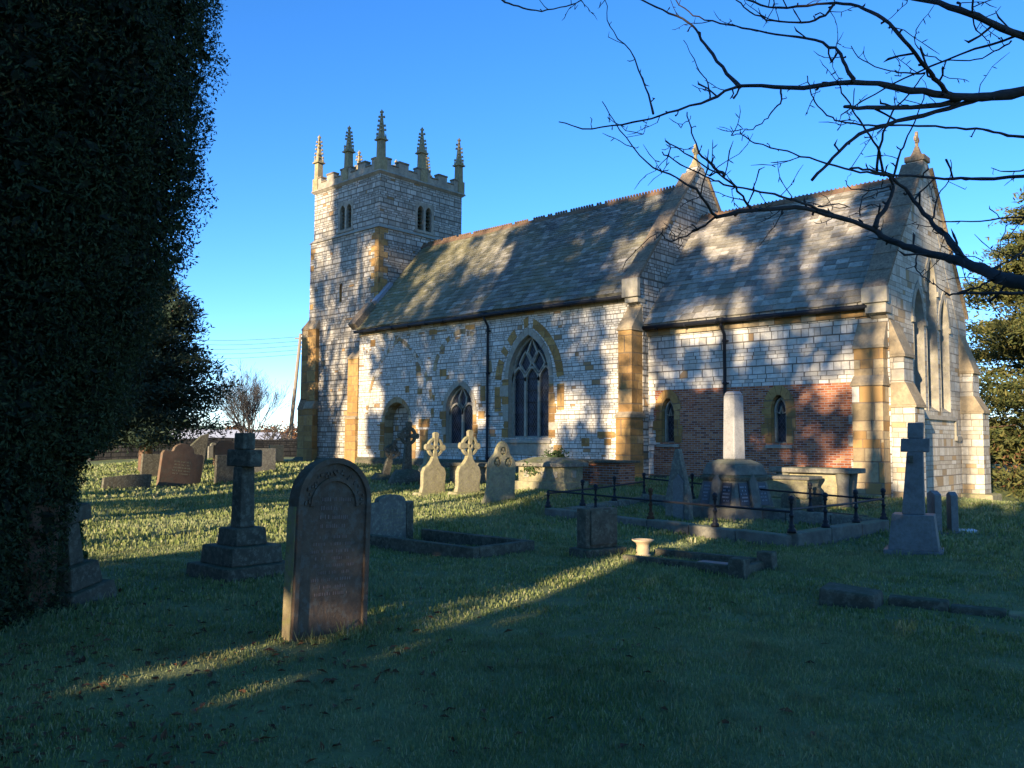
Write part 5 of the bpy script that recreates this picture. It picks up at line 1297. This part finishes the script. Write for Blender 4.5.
# farm sheds and house beyond
def shed(px, dist, L, Wd, eh, rh, rz, lab, roofm, wallm):
    q = far(px, dist); t = thing('farm_shed', lab, 'shed', (q[0], q[1], q[2] - .2), rz)
    mb = MB(); mb.profile((-L / 2, 0, 0), YV, ZV, [(-Wd / 2, 0), (Wd / 2, 0), (Wd / 2, eh), (0, rh), (-Wd / 2, eh)], N=XV, d=L); mb.build('wall', M[wallm], t)
    mb = MB()
    for s_ in (-1, 1): mb.hexa([(-L / 2 - .2, s_ * (Wd / 2 + .3), eh - .1), (L / 2 + .2, s_ * (Wd / 2 + .3), eh - .1), (L / 2 + .2, 0, rh + .05), (-L / 2 - .2, 0, rh + .05)], [(-L / 2 - .2, s_ * (Wd / 2 + .3), eh + .02), (L / 2 + .2, s_ * (Wd / 2 + .3), eh + .02), (L / 2 + .2, 0, rh + .18), (-L / 2 - .2, 0, rh + .18)])
    mb.build('roof', M[roofm], t)
    mb = MB(); mb.box(-1.5, 1.5, -Wd / 2 - .04, -Wd / 2 + .05, .1, eh * .85); mb.build('door', M['darkstone'], t)
    return t
M['palesheet'] = simple('pale_roof_sheet', (.5, .5, .5), .6, 0, .15, 2); M['redroof'] = simple('red_roof', (.3, .16, .1), .8, 0, .3, 3)
shed(172, 95, 14, 8, 1.9, 3.4, 62, 'pale roofed farm shed beyond the churchyard wall, behind the leaning slabs', 'palesheet', 'darkstone')
shed(222, 100, 12, 7, 1.9, 3.2, 66, 'pale roofed farm shed beyond the wall, nearer the bare tree', 'palesheet', 'redroof')
# telegraph pole and its wires
q0 = Vector(far(288, 64)); dpole = _r2 * .0 + Vector((_r.x, _r.y, 0)) * .75
t = thing('telegraph_pole', 'leaning wooden telegraph pole to the left of the church tower', 'pole', q0)
mb = MB(); mb.tube([(0, 0, -.5), dpole * .5 + ZV * 4.3, dpole + ZV * 8.9], [.16, .14, .11], 10); mb.build('shaft', M['pole'], t, smooth=True)
mb = MB(); mb.tube([dpole + ZV * 8.55 + Vector((-.3, -.3, 0)), dpole + ZV * 8.55 + Vector((.3, .3, 0))], .05, 6); mb.build('crossarm', M['pole'], t)
for k in range(5):
    mb = MB(); mb.lathe(dpole.x * .95 + .16, dpole.y * .95 + .05, [(8.65 - k * .32, .04), (8.75 - k * .32, .05), (8.78 - k * .32, .02)], 6); mb.build('insulator', M['white'], t)
for k in range(5):
    a = q0 + dpole * .95 + ZV * (8.68 - k * .32) + Vector((.16, .05, 0)); b = Vector(far(90, 85)); b.z = 1.6 + (a.z - 1.6) * 1.35 + .4
    pts = [a.lerp(b, i / 12) - ZV * (.9 * math.sin(math.pi * i / 12)) for i in range(13)]
    mb = MB(); mb.tube(pts, .013, 4); o = mb.build('overhead_wire', M['iron'])
    tag(o, ('topmost of the five overhead wires left of the telegraph pole', 'second from the top of the five overhead wires', 'middle one of the five overhead wires by the pole', 'second from the bottom of the five overhead wires', 'lowest of the five overhead wires left of the pole')[k], 'wire', 'overhead wires')
# hedgerow trees on the far field
for px, dist, lab in ((292, 330, 'distant rounded hedgerow tree on the field left of the tower'), (270, 380, 'distant hedgerow tree behind the bare shrub'), (238, 350, 'distant hedgerow tree behind the small bare tree')):
    q = far(px, dist); t = thing('hedgerow_tree', lab, 'tree', q); mb = MB(); mb.tube([(0, 0, -.5), (0, 0, 3)], [.4, .3], 6); mb.build('trunk', M['bark'], t)
    n = 500; c = rng.normal(size=(n, 3)) * [2.2, 2.2, 1.5] + [0, 0, 4.5]; leaf_mesh('crown', c, 1.2, .5, M['bracken'], t)

# ------------------------------------------------------------------ overhanging bare tree at the right, its trunk just outside the picture
BR = [  # limbs as (start radius m, end radius m, points as sight lines), unprojected onto one smooth leaning sheet of branches
 (.046, .010, [(1105, 300), (1024, 283), (1000, 277), (965, 262), (940, 256), (905, 247), (885, 238), (870, 228), (835, 216), (795, 208), (748, 211), (717, 217)]),
 (.006, .0025, [(717, 217), (700, 228), (690, 234), (672, 241), (664, 237), (663, 230)]),
 (.007, .0025, [(717, 217), (695, 190), (676, 178), (646, 162), (620, 130), (602, 102)]),
 (.055, .004, [(1110, 80), (1024, 92), (981, 97), (945, 95), (899, 88), (853, 82), (787, 88), (740, 86), (710, 99), (669, 113), (633, 122), (592, 128), (559, 122)]),
 (.014, .005, [(740, 86), (722, 67), (705, 43), (692, 26), (669, 13), (641, 0), (600, -20)]),
 (.024, .012, [(1110, 60), (1024, 37), (986, 20), (950, 7), (900, -6), (850, -20)]),
 (.016, .006, [(950, 95), (938, 82), (925, 66), (904, 41), (884, 19), (858, 6), (827, 3), (787, 8), (761, 5), (735, -6)]),
 (.011, .004, [(853, 80), (843, 61), (835, 49), (807, 38), (766, 33), (735, 26), (705, 20), (684, 8), (670, -8)]),
 (.008, .004, [(835, 3), (820, 18), (795, 23), (766, 19), (745, 8), (730, -8)]),
 (.007, .002, [(653, 113), (646, 87), (630, 51), (610, 26), (605, 0), (600, -20)]),
 (.006, .003, [(490, -8), (505, 2), (523, 8), (541, 11), (566, 6), (584, -1), (600, -12)]),
 (.018, .003, [(1110, 168), (1024, 176), (971, 179), (935, 178), (884, 174), (853, 171), (817, 160), (787, 152), (756, 143), (740, 133)]),
 (.017, .008, [(981, 98), (935, 112), (884, 125), (853, 139), (827, 164), (812, 180)]),
 (.020, .010, [(960, 99), (940, 105), (879, 108), (843, 107)]),
 (.024, .006, [(966, 262), (945, 236), (930, 220), (909, 194), (889, 176), (868, 170), (850, 168)]),
 (.018, .008, [(874, 229), (880, 216), (890, 200), (893, 186), (888, 174)]),
 (.011, .003, [(1110, 140), (1024, 137), (999, 133), (976, 129), (935, 127), (900, 125), (868, 125), (845, 122), (832, 118), (815, 102), (810, 88), (807, 76)]),
 (.008, .003, [(884, 176), (879, 153), (866, 130), (853, 110), (840, 88), (838, 78)]),
 (.008, .003, [(876, 172), (882, 140), (892, 112), (908, 95), (925, 74)]),
 (.008, .003, [(893, 178), (901, 152), (911, 130), (925, 92)]),
 (.009, .003, [(838, 217), (817, 208), (787, 198), (761, 192), (725, 184), (705, 176), (680, 164), (661, 151)]),
 (.007, .003, [(752, 211), (742, 196), (725, 178), (692, 158), (666, 141)]),
 (.005, .002, [(710, 98), (708, 84), (697, 66), (684, 41)]),
 (.007, .003, [(725, 176), (712, 165), (700, 153), (692, 133), (687, 113)]),
 (.005, .002, [(781, 90), (781, 100), (772, 112), (761, 123), (745, 131), (730, 136)]),
 (.006, .003, [(1110, 210), (1024, 217), (981, 220), (945, 222)]),
 (.012, .004, [(1110, 290), (1024, 294), (986, 294), (958, 294), (945, 294)]),
 (.007, .003, [(958, 293), (975, 288), (990, 281), (1006, 275)]),
 (.008, .003, [(1060, 20), (1017, 36), (960, 55), (904, 79), (853, 107), (840, 116)]),
 (.005, .002, [(925, 74), (905, 73), (889, 71), (863, 61), (851, 46)]),
 (.004, .002, [(1012, 41), (994, 52), (976, 59), (950, 61), (935, 59), (918, 47), (915, 30)]),
 (.005, .002, [(973, -5), (973, 20), (981, 35), (992, 42)]),
 (.005, .002, [(932, 220), (938, 196), (950, 178), (951, 160)]),
 (.004, .002, [(918, 250), (917, 268), (925, 278), (934, 284)]),
 (.004, .002, [(817, 207), (838, 204), (850, 208)]),
 (.005, .002, [(893, 186), (870, 190), (851, 188), (846, 180)]),
 (.004, .002, [(860, 216), (862, 200), (869, 190)]),
 (.004, .002, [(1024, 250), (1008, 262), (980, 272), (950, 262)]),
 (.005, .002, [(1024, 170), (1005, 172), (992, 168)]),
]
def bdepth(px, py): return 4.0 + (1024 - px) / 512 * 1.0 + .45 * math.sin(px / 88 + py / 57) + .35 * math.sin(py / 71 - px / 160)
def bpt(px, py): return CAM + ray(px, py) * bdepth(px, py)
TRK = Vector((.62, 4.75, 0)); TRK.z = h1(.62, 4.75)
t = thing('bare_tree', 'leafless tree whose dark budded branches hang across the upper right sky', 'tree', TRK)
mb = MB(); mb.tube([(0, 0, -.3), (.03, .02, .8), (.0, .0, 1.8), (-.04, .02, 3), (.02, 0, 4.4), (0, .1, 6.5)], [.24, .19, .17, .15, .12, .05], 10); mb.build('trunk', M['bark'], t, smooth=True)
def smooth_path(pts, rad, k=4):
    out, rr = [], []; n = len(pts)
    for i in range(n - 1):
        p0, p1, p2, p3 = pts[max(i - 1, 0)], pts[i], pts[i + 1], pts[min(i + 2, n - 1)]
        for j in range(k):
            u = j / k; out.append(.5 * ((2 * p1) + (p2 - p0) * u + (2 * p0 - 5 * p1 + 4 * p2 - p3) * u * u + (3 * p1 - p0 - 3 * p2 + p3) * u ** 3)); rr.append(rad[i] + (rad[i + 1] - rad[i]) * u)
    out.append(pts[-1]); rr.append(rad[-1]); return out, rr
mb = MB()
for r0, r1, path in BR:
    pts = [bpt(*p_) - TRK for p_ in path]
    if path[0][0] > 1090:
        q = pts[0]; pts = [Vector((0, 0, max(.9, q.z - .15)))] + pts; r0 *= 1.25
    n = len(pts); rad = [(r0 * .82 + .0012) * (r1 / r0) ** ((i / (n - 1)) ** .8) for i in range(n)]
    P_, R_ = smooth_path(pts, rad)
    P_ = [p_ + Vector((random.gauss(0, .003), random.gauss(0, .003), random.gauss(0, .003))) for p_ in P_]
    R_ = [x * (1 + .12 * random.uniform(-1, 1)) for x in R_]
    mb.tube(P_, R_, 7)
    # short budded spurs and fine twigs
    for i in range(2, len(P_) - 1):
        if random.random() < .30:
            d = (P_[i + 1] - P_[i - 1]).normalized(); s_ = Vector((random.gauss(0, 1), random.gauss(0, 1), random.gauss(.3, 1))); s_ = (s_ - d * s_.dot(d)).normalized(); L = random.choice((.025, .03, .04, .05, .07, .12))
            e = P_[i] + (d * .5 + s_).normalized() * L; mm_ = P_[i].lerp(e, .5) + Vector((random.gauss(0, .006), random.gauss(0, .006), random.gauss(0, .006)))
            w_ = min(.006, R_[i] * .65); k_ = Vector((random.gauss(0, .25), random.gauss(0, .25), random.gauss(.25, .25))) * L; mb.tube([P_[i], mm_, e, e + (e - mm_) * .3 + k_ * .5], [w_, w_ * .85, w_ * 1.1, .0012], 5)
tips_ = [p_ for p_ in mb.v[::7]]
for k in range(110):
    o_ = Vector(random.choice(tips_)); d = Vector((random.gauss(-.5, .8), random.gauss(.1, .8), random.gauss(.3, .7))).normalized(); L = random.uniform(.10, .28); pts = [o_]
    if o_.length < 1.2: continue
    for q in range(5): d = (d + Vector((random.gauss(0, .22), random.gauss(0, .22), random.gauss(.06, .22)))).normalized(); pts.append(pts[-1] + d * L / 5)
    mb.tube(pts, [.0026, .0023, .002, .0018, .0022, .001], 4)
    for q in (2, 3):
        e_ = Vector((random.gauss(0, 1), random.gauss(0, 1), random.gauss(0, 1))).normalized(); mb.tube([pts[q], pts[q] + e_ * .018, pts[q] + e_ * .03], [.0018, .0026, .0006], 4)
mb.build('branches', M['twig'], t, smooth=True)
# other limbs of the same tree, outside the picture, so that it is a whole tree
mb = MB()
for a, z, L in ((-.4, 3.2, 2.6), (.5, 3.8, 2.4), (1.2, 4.2, 2.2), (-1.1, 2.6, 2.2), (0.1, 5.4, 1.6)):
    branchy(mb, (0, 0, z), (math.cos(a), math.sin(a), .5), L, .06, 2, .55, .12, (3, 4), .004)
mb.build('upper_limbs', M['twig'], t)

# ------------------------------------------------------------------ unseen trees to the south, behind the viewer: leaf crowns shaped to throw the shade
TA, TE = math.tan(SUN_AZ), math.tan(SUN_EL) / math.cos(SUN_AZ)
YB = -14.0                                  # the belt of trees stands along this line
def opac(u, w_):
    """how closed the belt is made for the wanted shade, in sun-ray coordinates: u across, w_ height in the belt"""
    o = np.zeros_like(u)
    def blk(u0, u1, w0, w1, v):
        k = (u >= u0) & (u < u1) & (w_ >= w0) & (w_ < w1); o[k] = np.maximum(o[k], v)
    def cut(u0, u1, w0, w1, v=0.):
        k = (u >= u0) & (u < u1) & (w_ >= w0) & (w_ < w1); o[k] = np.minimum(o[k], v)
    ed = .25 * np.sin(u * 3.1) + .15 * np.sin(u * 7.3 + 1)
    wj = w_ + ed
    k = lambda a, b, h: blk2(a, b, h)
    def blk2(a, b, h, v=1.):
        q = (u >= a) & (u < b) & (wj < h) & (w_ > .1); o[q] = np.maximum(o[q], v)
    for a, b, h in HEDGE: blk2(a, b, h)
    for a in PATCH: blk(*a)
    for a in HOLES: cut(*a)
    return o
HEDGE = [(-34, -14, 3.8), (-14, -10.2, 3.8), (-10.2, -9.7, 4.8), (-9.7, -5.6, 8.2), (-5.6, -3, 7.75), (-3, -1, 8.5), (-1, .3, 8.0), (.3, 8, 9.2)]  # heights up to which the unseen crowns are filled solid for shade
PATCH = [(-20, -16.6, 5.3, 6.15, .95), (-19.0, -15.5, 7.1, 10.2, .97), (-20.6, -17, 8.6, 9.5, .85), (-11.7, -10.9, 6.95, 7.6, 1),
         (-9.9, -5.9, 9.6, 12.0, .58), (-5.4, -3.9, 9.8, 11.3, .75), (-9.3, -8.2, 8.3, 9.9, .8), (-10, -9.5, 9.1, 9.9, .9), (-3.6, -2.9, 8.6, 9.8, .8), (-3.6, -3.1, 11, 12, .8), (-8.8, -6.2, 8.2, 12.2, .36),
         (-10.6, -2.2, 14.3, 20.2, .40), (-10.6, -3.4, 12.2, 14.2, .25), (-3.0, .5, 14.5, 19.5, .22), (-27.6, -25.3, 24, 28, .9),
         (-18.3, -14.9, 14.9, 23.0, .93), (-14.9, -14.0, 15.6, 22, .6), (-18.1, -15.2, 9.6, 14.6, .82), (-15.3, -14.2, 12.4, 15, .75), (-14.0, -10.6, 15.2, 21, .44), (-14.2, -10.8, 9.5, 14.8, .10), (-13.1, -12.2, 9.5, 10.3, .8),
         (-21.3, -20.35, 10, 15.4, .9), (-23.1, -22.2, 11.3, 15.4, .85), (-24.4, -23.3, 9, 13.8, .88), (-25.3, -24.4, 9, 11.2, .8), (-22.2, -20.3, 8.8, 10.3, .6), (-25.5, -18.4, 15.2, 20.5, .2), (-25.8, -18.2, 9, 15, .15),
         (-29.9, -24.8, 20.6, 26.4, .92), (-29.2, -27.9, 19, 20.6, .7), (-33.8, -29.3, 8.6, 12.5, .72), (-31.5, -26, 11, 20, .08), (-27, -25, 14, 20.5, .5)]
HOLES = [(-5.45, -4.8, 4.0, 4.75), (-5.3, -4.95, 3.45, 4.1, .45), (-4.78, -4.28, 4.3, 6.2), (-5.8, -4.4, 6.2, 7.1), (-5.7, -3.8, 8.05, 9.5), (-4.8, -3.9, 3.9, 5.1, .5)]  # openings left in the crowns so sun streaks land where wanted
N_ = 420000
uu = rng.uniform(-34, 8, N_); ww = rng.uniform(.1, 28, N_)
nz = vnoise(np.stack([uu, ww, 0 * uu], 1), 1.5, 5) + .55 * vnoise(np.stack([uu, ww, 0 * uu], 1), 4.2, 6)
cdf = np.argsort(np.argsort(nz)) / N_
jit = (ww > 8.3) * .22
kp = opac(uu + jit * vnoise(np.stack([uu, ww, 0 * uu], 1), 2.4, 8), ww + jit * vnoise(np.stack([uu, ww, 0 * uu], 1), 2.4, 9)) > cdf
uu, ww = uu[kp], ww[kp]
yv = rng.normal(0, .7, len(uu)); Yw = YB + yv; Zw = ww + yv * TE; Xw = uu - TA * Yw
tree_u = [-32.5, -27.6, -24.4, -21, -18.0, -15.6, -12.6, -9.6, -7.6, -5.6, -3.2, -1.2, 1.6, 4.6, 7]
tree_lab = ['clipped evergreen at the far western end of the southern tree belt', 'very tall slender evergreen that shades the tower top', 'tall open evergreen shading the doorway wall', 'open evergreen shading the small nave window', 'tall evergreen west of the two dense ones', 'tall dense evergreen that shades the middle of the nave roof', 'open evergreen shading the east end of the nave roof', 'open evergreen behind the yew', 'dense evergreen shading the yew', 'evergreen with gaps shading the obelisk', 'evergreen behind the viewer to the left', 'evergreen straight behind the viewer', 'broad evergreen behind the viewer to the right', 'broad evergreen beside the overhanging bare tree', 'evergreen at the eastern end of the southern tree belt']
own = np.argmin(np.abs(uu[:, None] - np.array(tree_u)[None]), 1)
for i, (tu, lab) in enumerate(zip(tree_u, tree_lab)):
    q = own == i; x = tu - TA * YB; g = h1(x, YB)
    t = thing('evergreen_tree', lab, 'tree', (x, YB, g), 0, 'evergreens in the belt south of the churchyard')
    top = Zw[q].max() - g
    mb = MB(); mb.tube([(0, 0, -.3), (0, 0, top * .5), (0, 0, top * .97)], [.2, .16, .05], 8); mb.build('trunk', M['bark'], t)
    leaf_mesh('crown', np.stack([Xw[q] - x, Yw[q] - YB, Zw[q] - g], 1), .38, .2, M['holly'], t)
for i, (u_, L, r) in enumerate(((-29.9, 19, .30), (-23.2, 19, .42), (-21.6, 15, .28), (-19.5, 18, .38), (-6.2, 19, .30), (-16.4, 15, .22))):
    x, y = u_ - TA * (YB - 1.5), YB - 1.5
    t = bare('bare_tree', ('bare tree to the south shading the tower', 'thick bare tree to the south shading the doorway', 'slim bare tree to the south', 'bare tree to the south shading the small window', 'bare tree to the south shading the chancel roof', 'slim bare tree to the south shading the nave east end')[i], (x, y, h1(x, y)), L, r, 3, .16, .5, (4, 5), .025, group='bare trees south of the churchyard', mat='bark', tl=.55)
    n = 1500; z = rng.uniform(0, L * .62, n); a = rng.uniform(0, 6.283, n); rr = r * rng.uniform(.8, 1.5, n)
    leaf_mesh('ivy_cladding', np.stack([rr * np.cos(a), rr * np.sin(a), z], 1), .22, .16, M['ivy'], t)

# ------------------------------------------------------------------ turf: blades near the viewer, tufts farther off, and fallen leaves
def grass():
    V, Fc = [], []
    az0, az1 = R(-84), R(0)
    def patch(r0, r1, dens, hgt, wd, lean):
        area = .5 * (az1 - az0) * (r1 ** 2 - r0 ** 2); n = int(area * dens)
        r = np.sqrt(rng.uniform(r0 ** 2, r1 ** 2, n)); a = rng.uniform(az0, az1, n); x, y = r * np.sin(a), r * np.cos(a)
        keep = ~((x < -8.0) & (y > 23.7)) & ~((y > 23.7) & (x < -7.4) & (x > -38))
        tuft = vnoise(np.stack([x, y, 0 * x], 1), 2.6, 3); tuft2 = vnoise(np.stack([x, y, 0 * x], 1), 9., 4)
        keep &= (tuft + tuft2 * .8 + rng.normal(0, .6, n)) > -.9
        x, y, tuft = x[keep], y[keep], tuft[keep] + tuft2[keep] * .5; n = len(x)
        z = H(x, y); h = hgt * rng.uniform(.5, 1.3, n) * (1 + .35 * tuft); w_ = wd * rng.uniform(.7, 1.3, n)
        b = rng.uniform(0, 6.283, n); dx, dy = np.cos(b), np.sin(b); l = rng.uniform(.2, 1.0, n) * lean * h; c = rng.uniform(0, 6.283, n)
        lx, ly = np.cos(c) * l, np.sin(c) * l
        p0 = np.stack([x - dx * w_, y - dy * w_, z - .008], 1); p1 = np.stack([x + dx * w_, y + dy * w_, z - .008], 1); p2 = np.stack([x + lx + dx * w_ * .6, y + ly + dy * w_ * .6, z + h], 1); p3 = np.stack([x + lx - dx * w_ * .6, y + ly - dy * w_ * .6, z + h * .9], 1)
        return np.stack([p0, p1, p2, p3], 1).reshape(-1, 3)
    T = []
    for o in list(bpy.data.objects):
        if o.parent is None and o.get('category') in ('gravestone', 'tomb', 'monument') and abs(o.location.x) > .5:
            n = 260; a = rng.uniform(0, 6.283, n); r = rng.uniform(.1, .55, n) * (1 + .6 * (o.get('category') != 'gravestone')); x, y = o.location.x + r * np.cos(a), o.location.y + r * np.sin(a); z = H(x, y)
            h = rng.uniform(.04, .11, n); c = rng.uniform(0, 6.283, n); b = rng.uniform(0, 6.283, n); w_ = .005 + .0003 * np.hypot(x, y)
            T.append(np.stack([np.stack([x - np.cos(b) * w_, y - np.sin(b) * w_, z - .02], 1), np.stack([x + np.cos(b) * w_, y + np.sin(b) * w_, z - .02], 1), np.stack([x + np.cos(c) * h * .5, y + np.sin(c) * h * .5, z + h], 1), np.stack([x + np.cos(c) * h * .5 - np.cos(b) * w_ * .4, y + np.sin(c) * h * .5 - np.sin(b) * w_ * .4, z + h], 1)], 1).reshape(-1, 3))
    v = np.vstack(T + [patch(1.6, 4.5, 5600, .023, .0026, .9), patch(4.5, 8, 2900, .027, .0038, .7), patch(8, 14, 1000, .036, .0075, .5), patch(14, 26, 280, .06, .016, .4), patch(26, 48, 60, .08, .035, .4)])
    n = len(v) // 4; me = bpy.data.meshes.new('grass')
    me.vertices.add(4 * n); me.vertices.foreach_set('co', v.astype(np.float32).ravel())
    me.loops.add(4 * n); me.loops.foreach_set('vertex_index', np.arange(4 * n, dtype=np.int32))
    me.polygons.add(n); me.polygons.foreach_set('loop_start', np.arange(0, 4 * n, 4, dtype=np.int32)); me.polygons.foreach_set('loop_total', np.full(n, 4, np.int32))
    me.materials.append(M['blade']); me.update(calc_edges=True)
    o = bpy.data.objects.new('grass', me); COL.objects.link(o); return tag(o, 'short damp turf between the graves', 'grass', kind='stuff')
grass()
def litter():
    n = 1300; r = np.where(rng.random(n) < .6, rng.uniform(2.6, 7.5, n), rng.uniform(2.2, 10, n)); a = R(-80) + rng.exponential(R(13), n); x, y = r * np.sin(a), r * np.cos(a)
    mb = MB()
    for i in range(n):
        z = h1(x[i], y[i]) + .012; s_ = random.uniform(.018, .05); d = Vector((random.gauss(0, 1), random.gauss(0, 1), random.gauss(0, .25))).normalized(); e = d.cross(Vector((random.gauss(0, .3), random.gauss(0, .3), 1))).normalized()
        c = Vector((x[i], y[i], z)); k = e.cross(d) * s_ * .3
        mb.add([c - d * s_, c + e * s_ * .45 + k, c + d * s_, c - e * s_ * .45 + k], [(0, 1, 2), (0, 2, 3)])
    return tag(mb.build('fallen_leaves', M['brownleaf']), 'brown fallen leaves scattered on the shaded grass', 'leaves', kind='stuff')
litter()
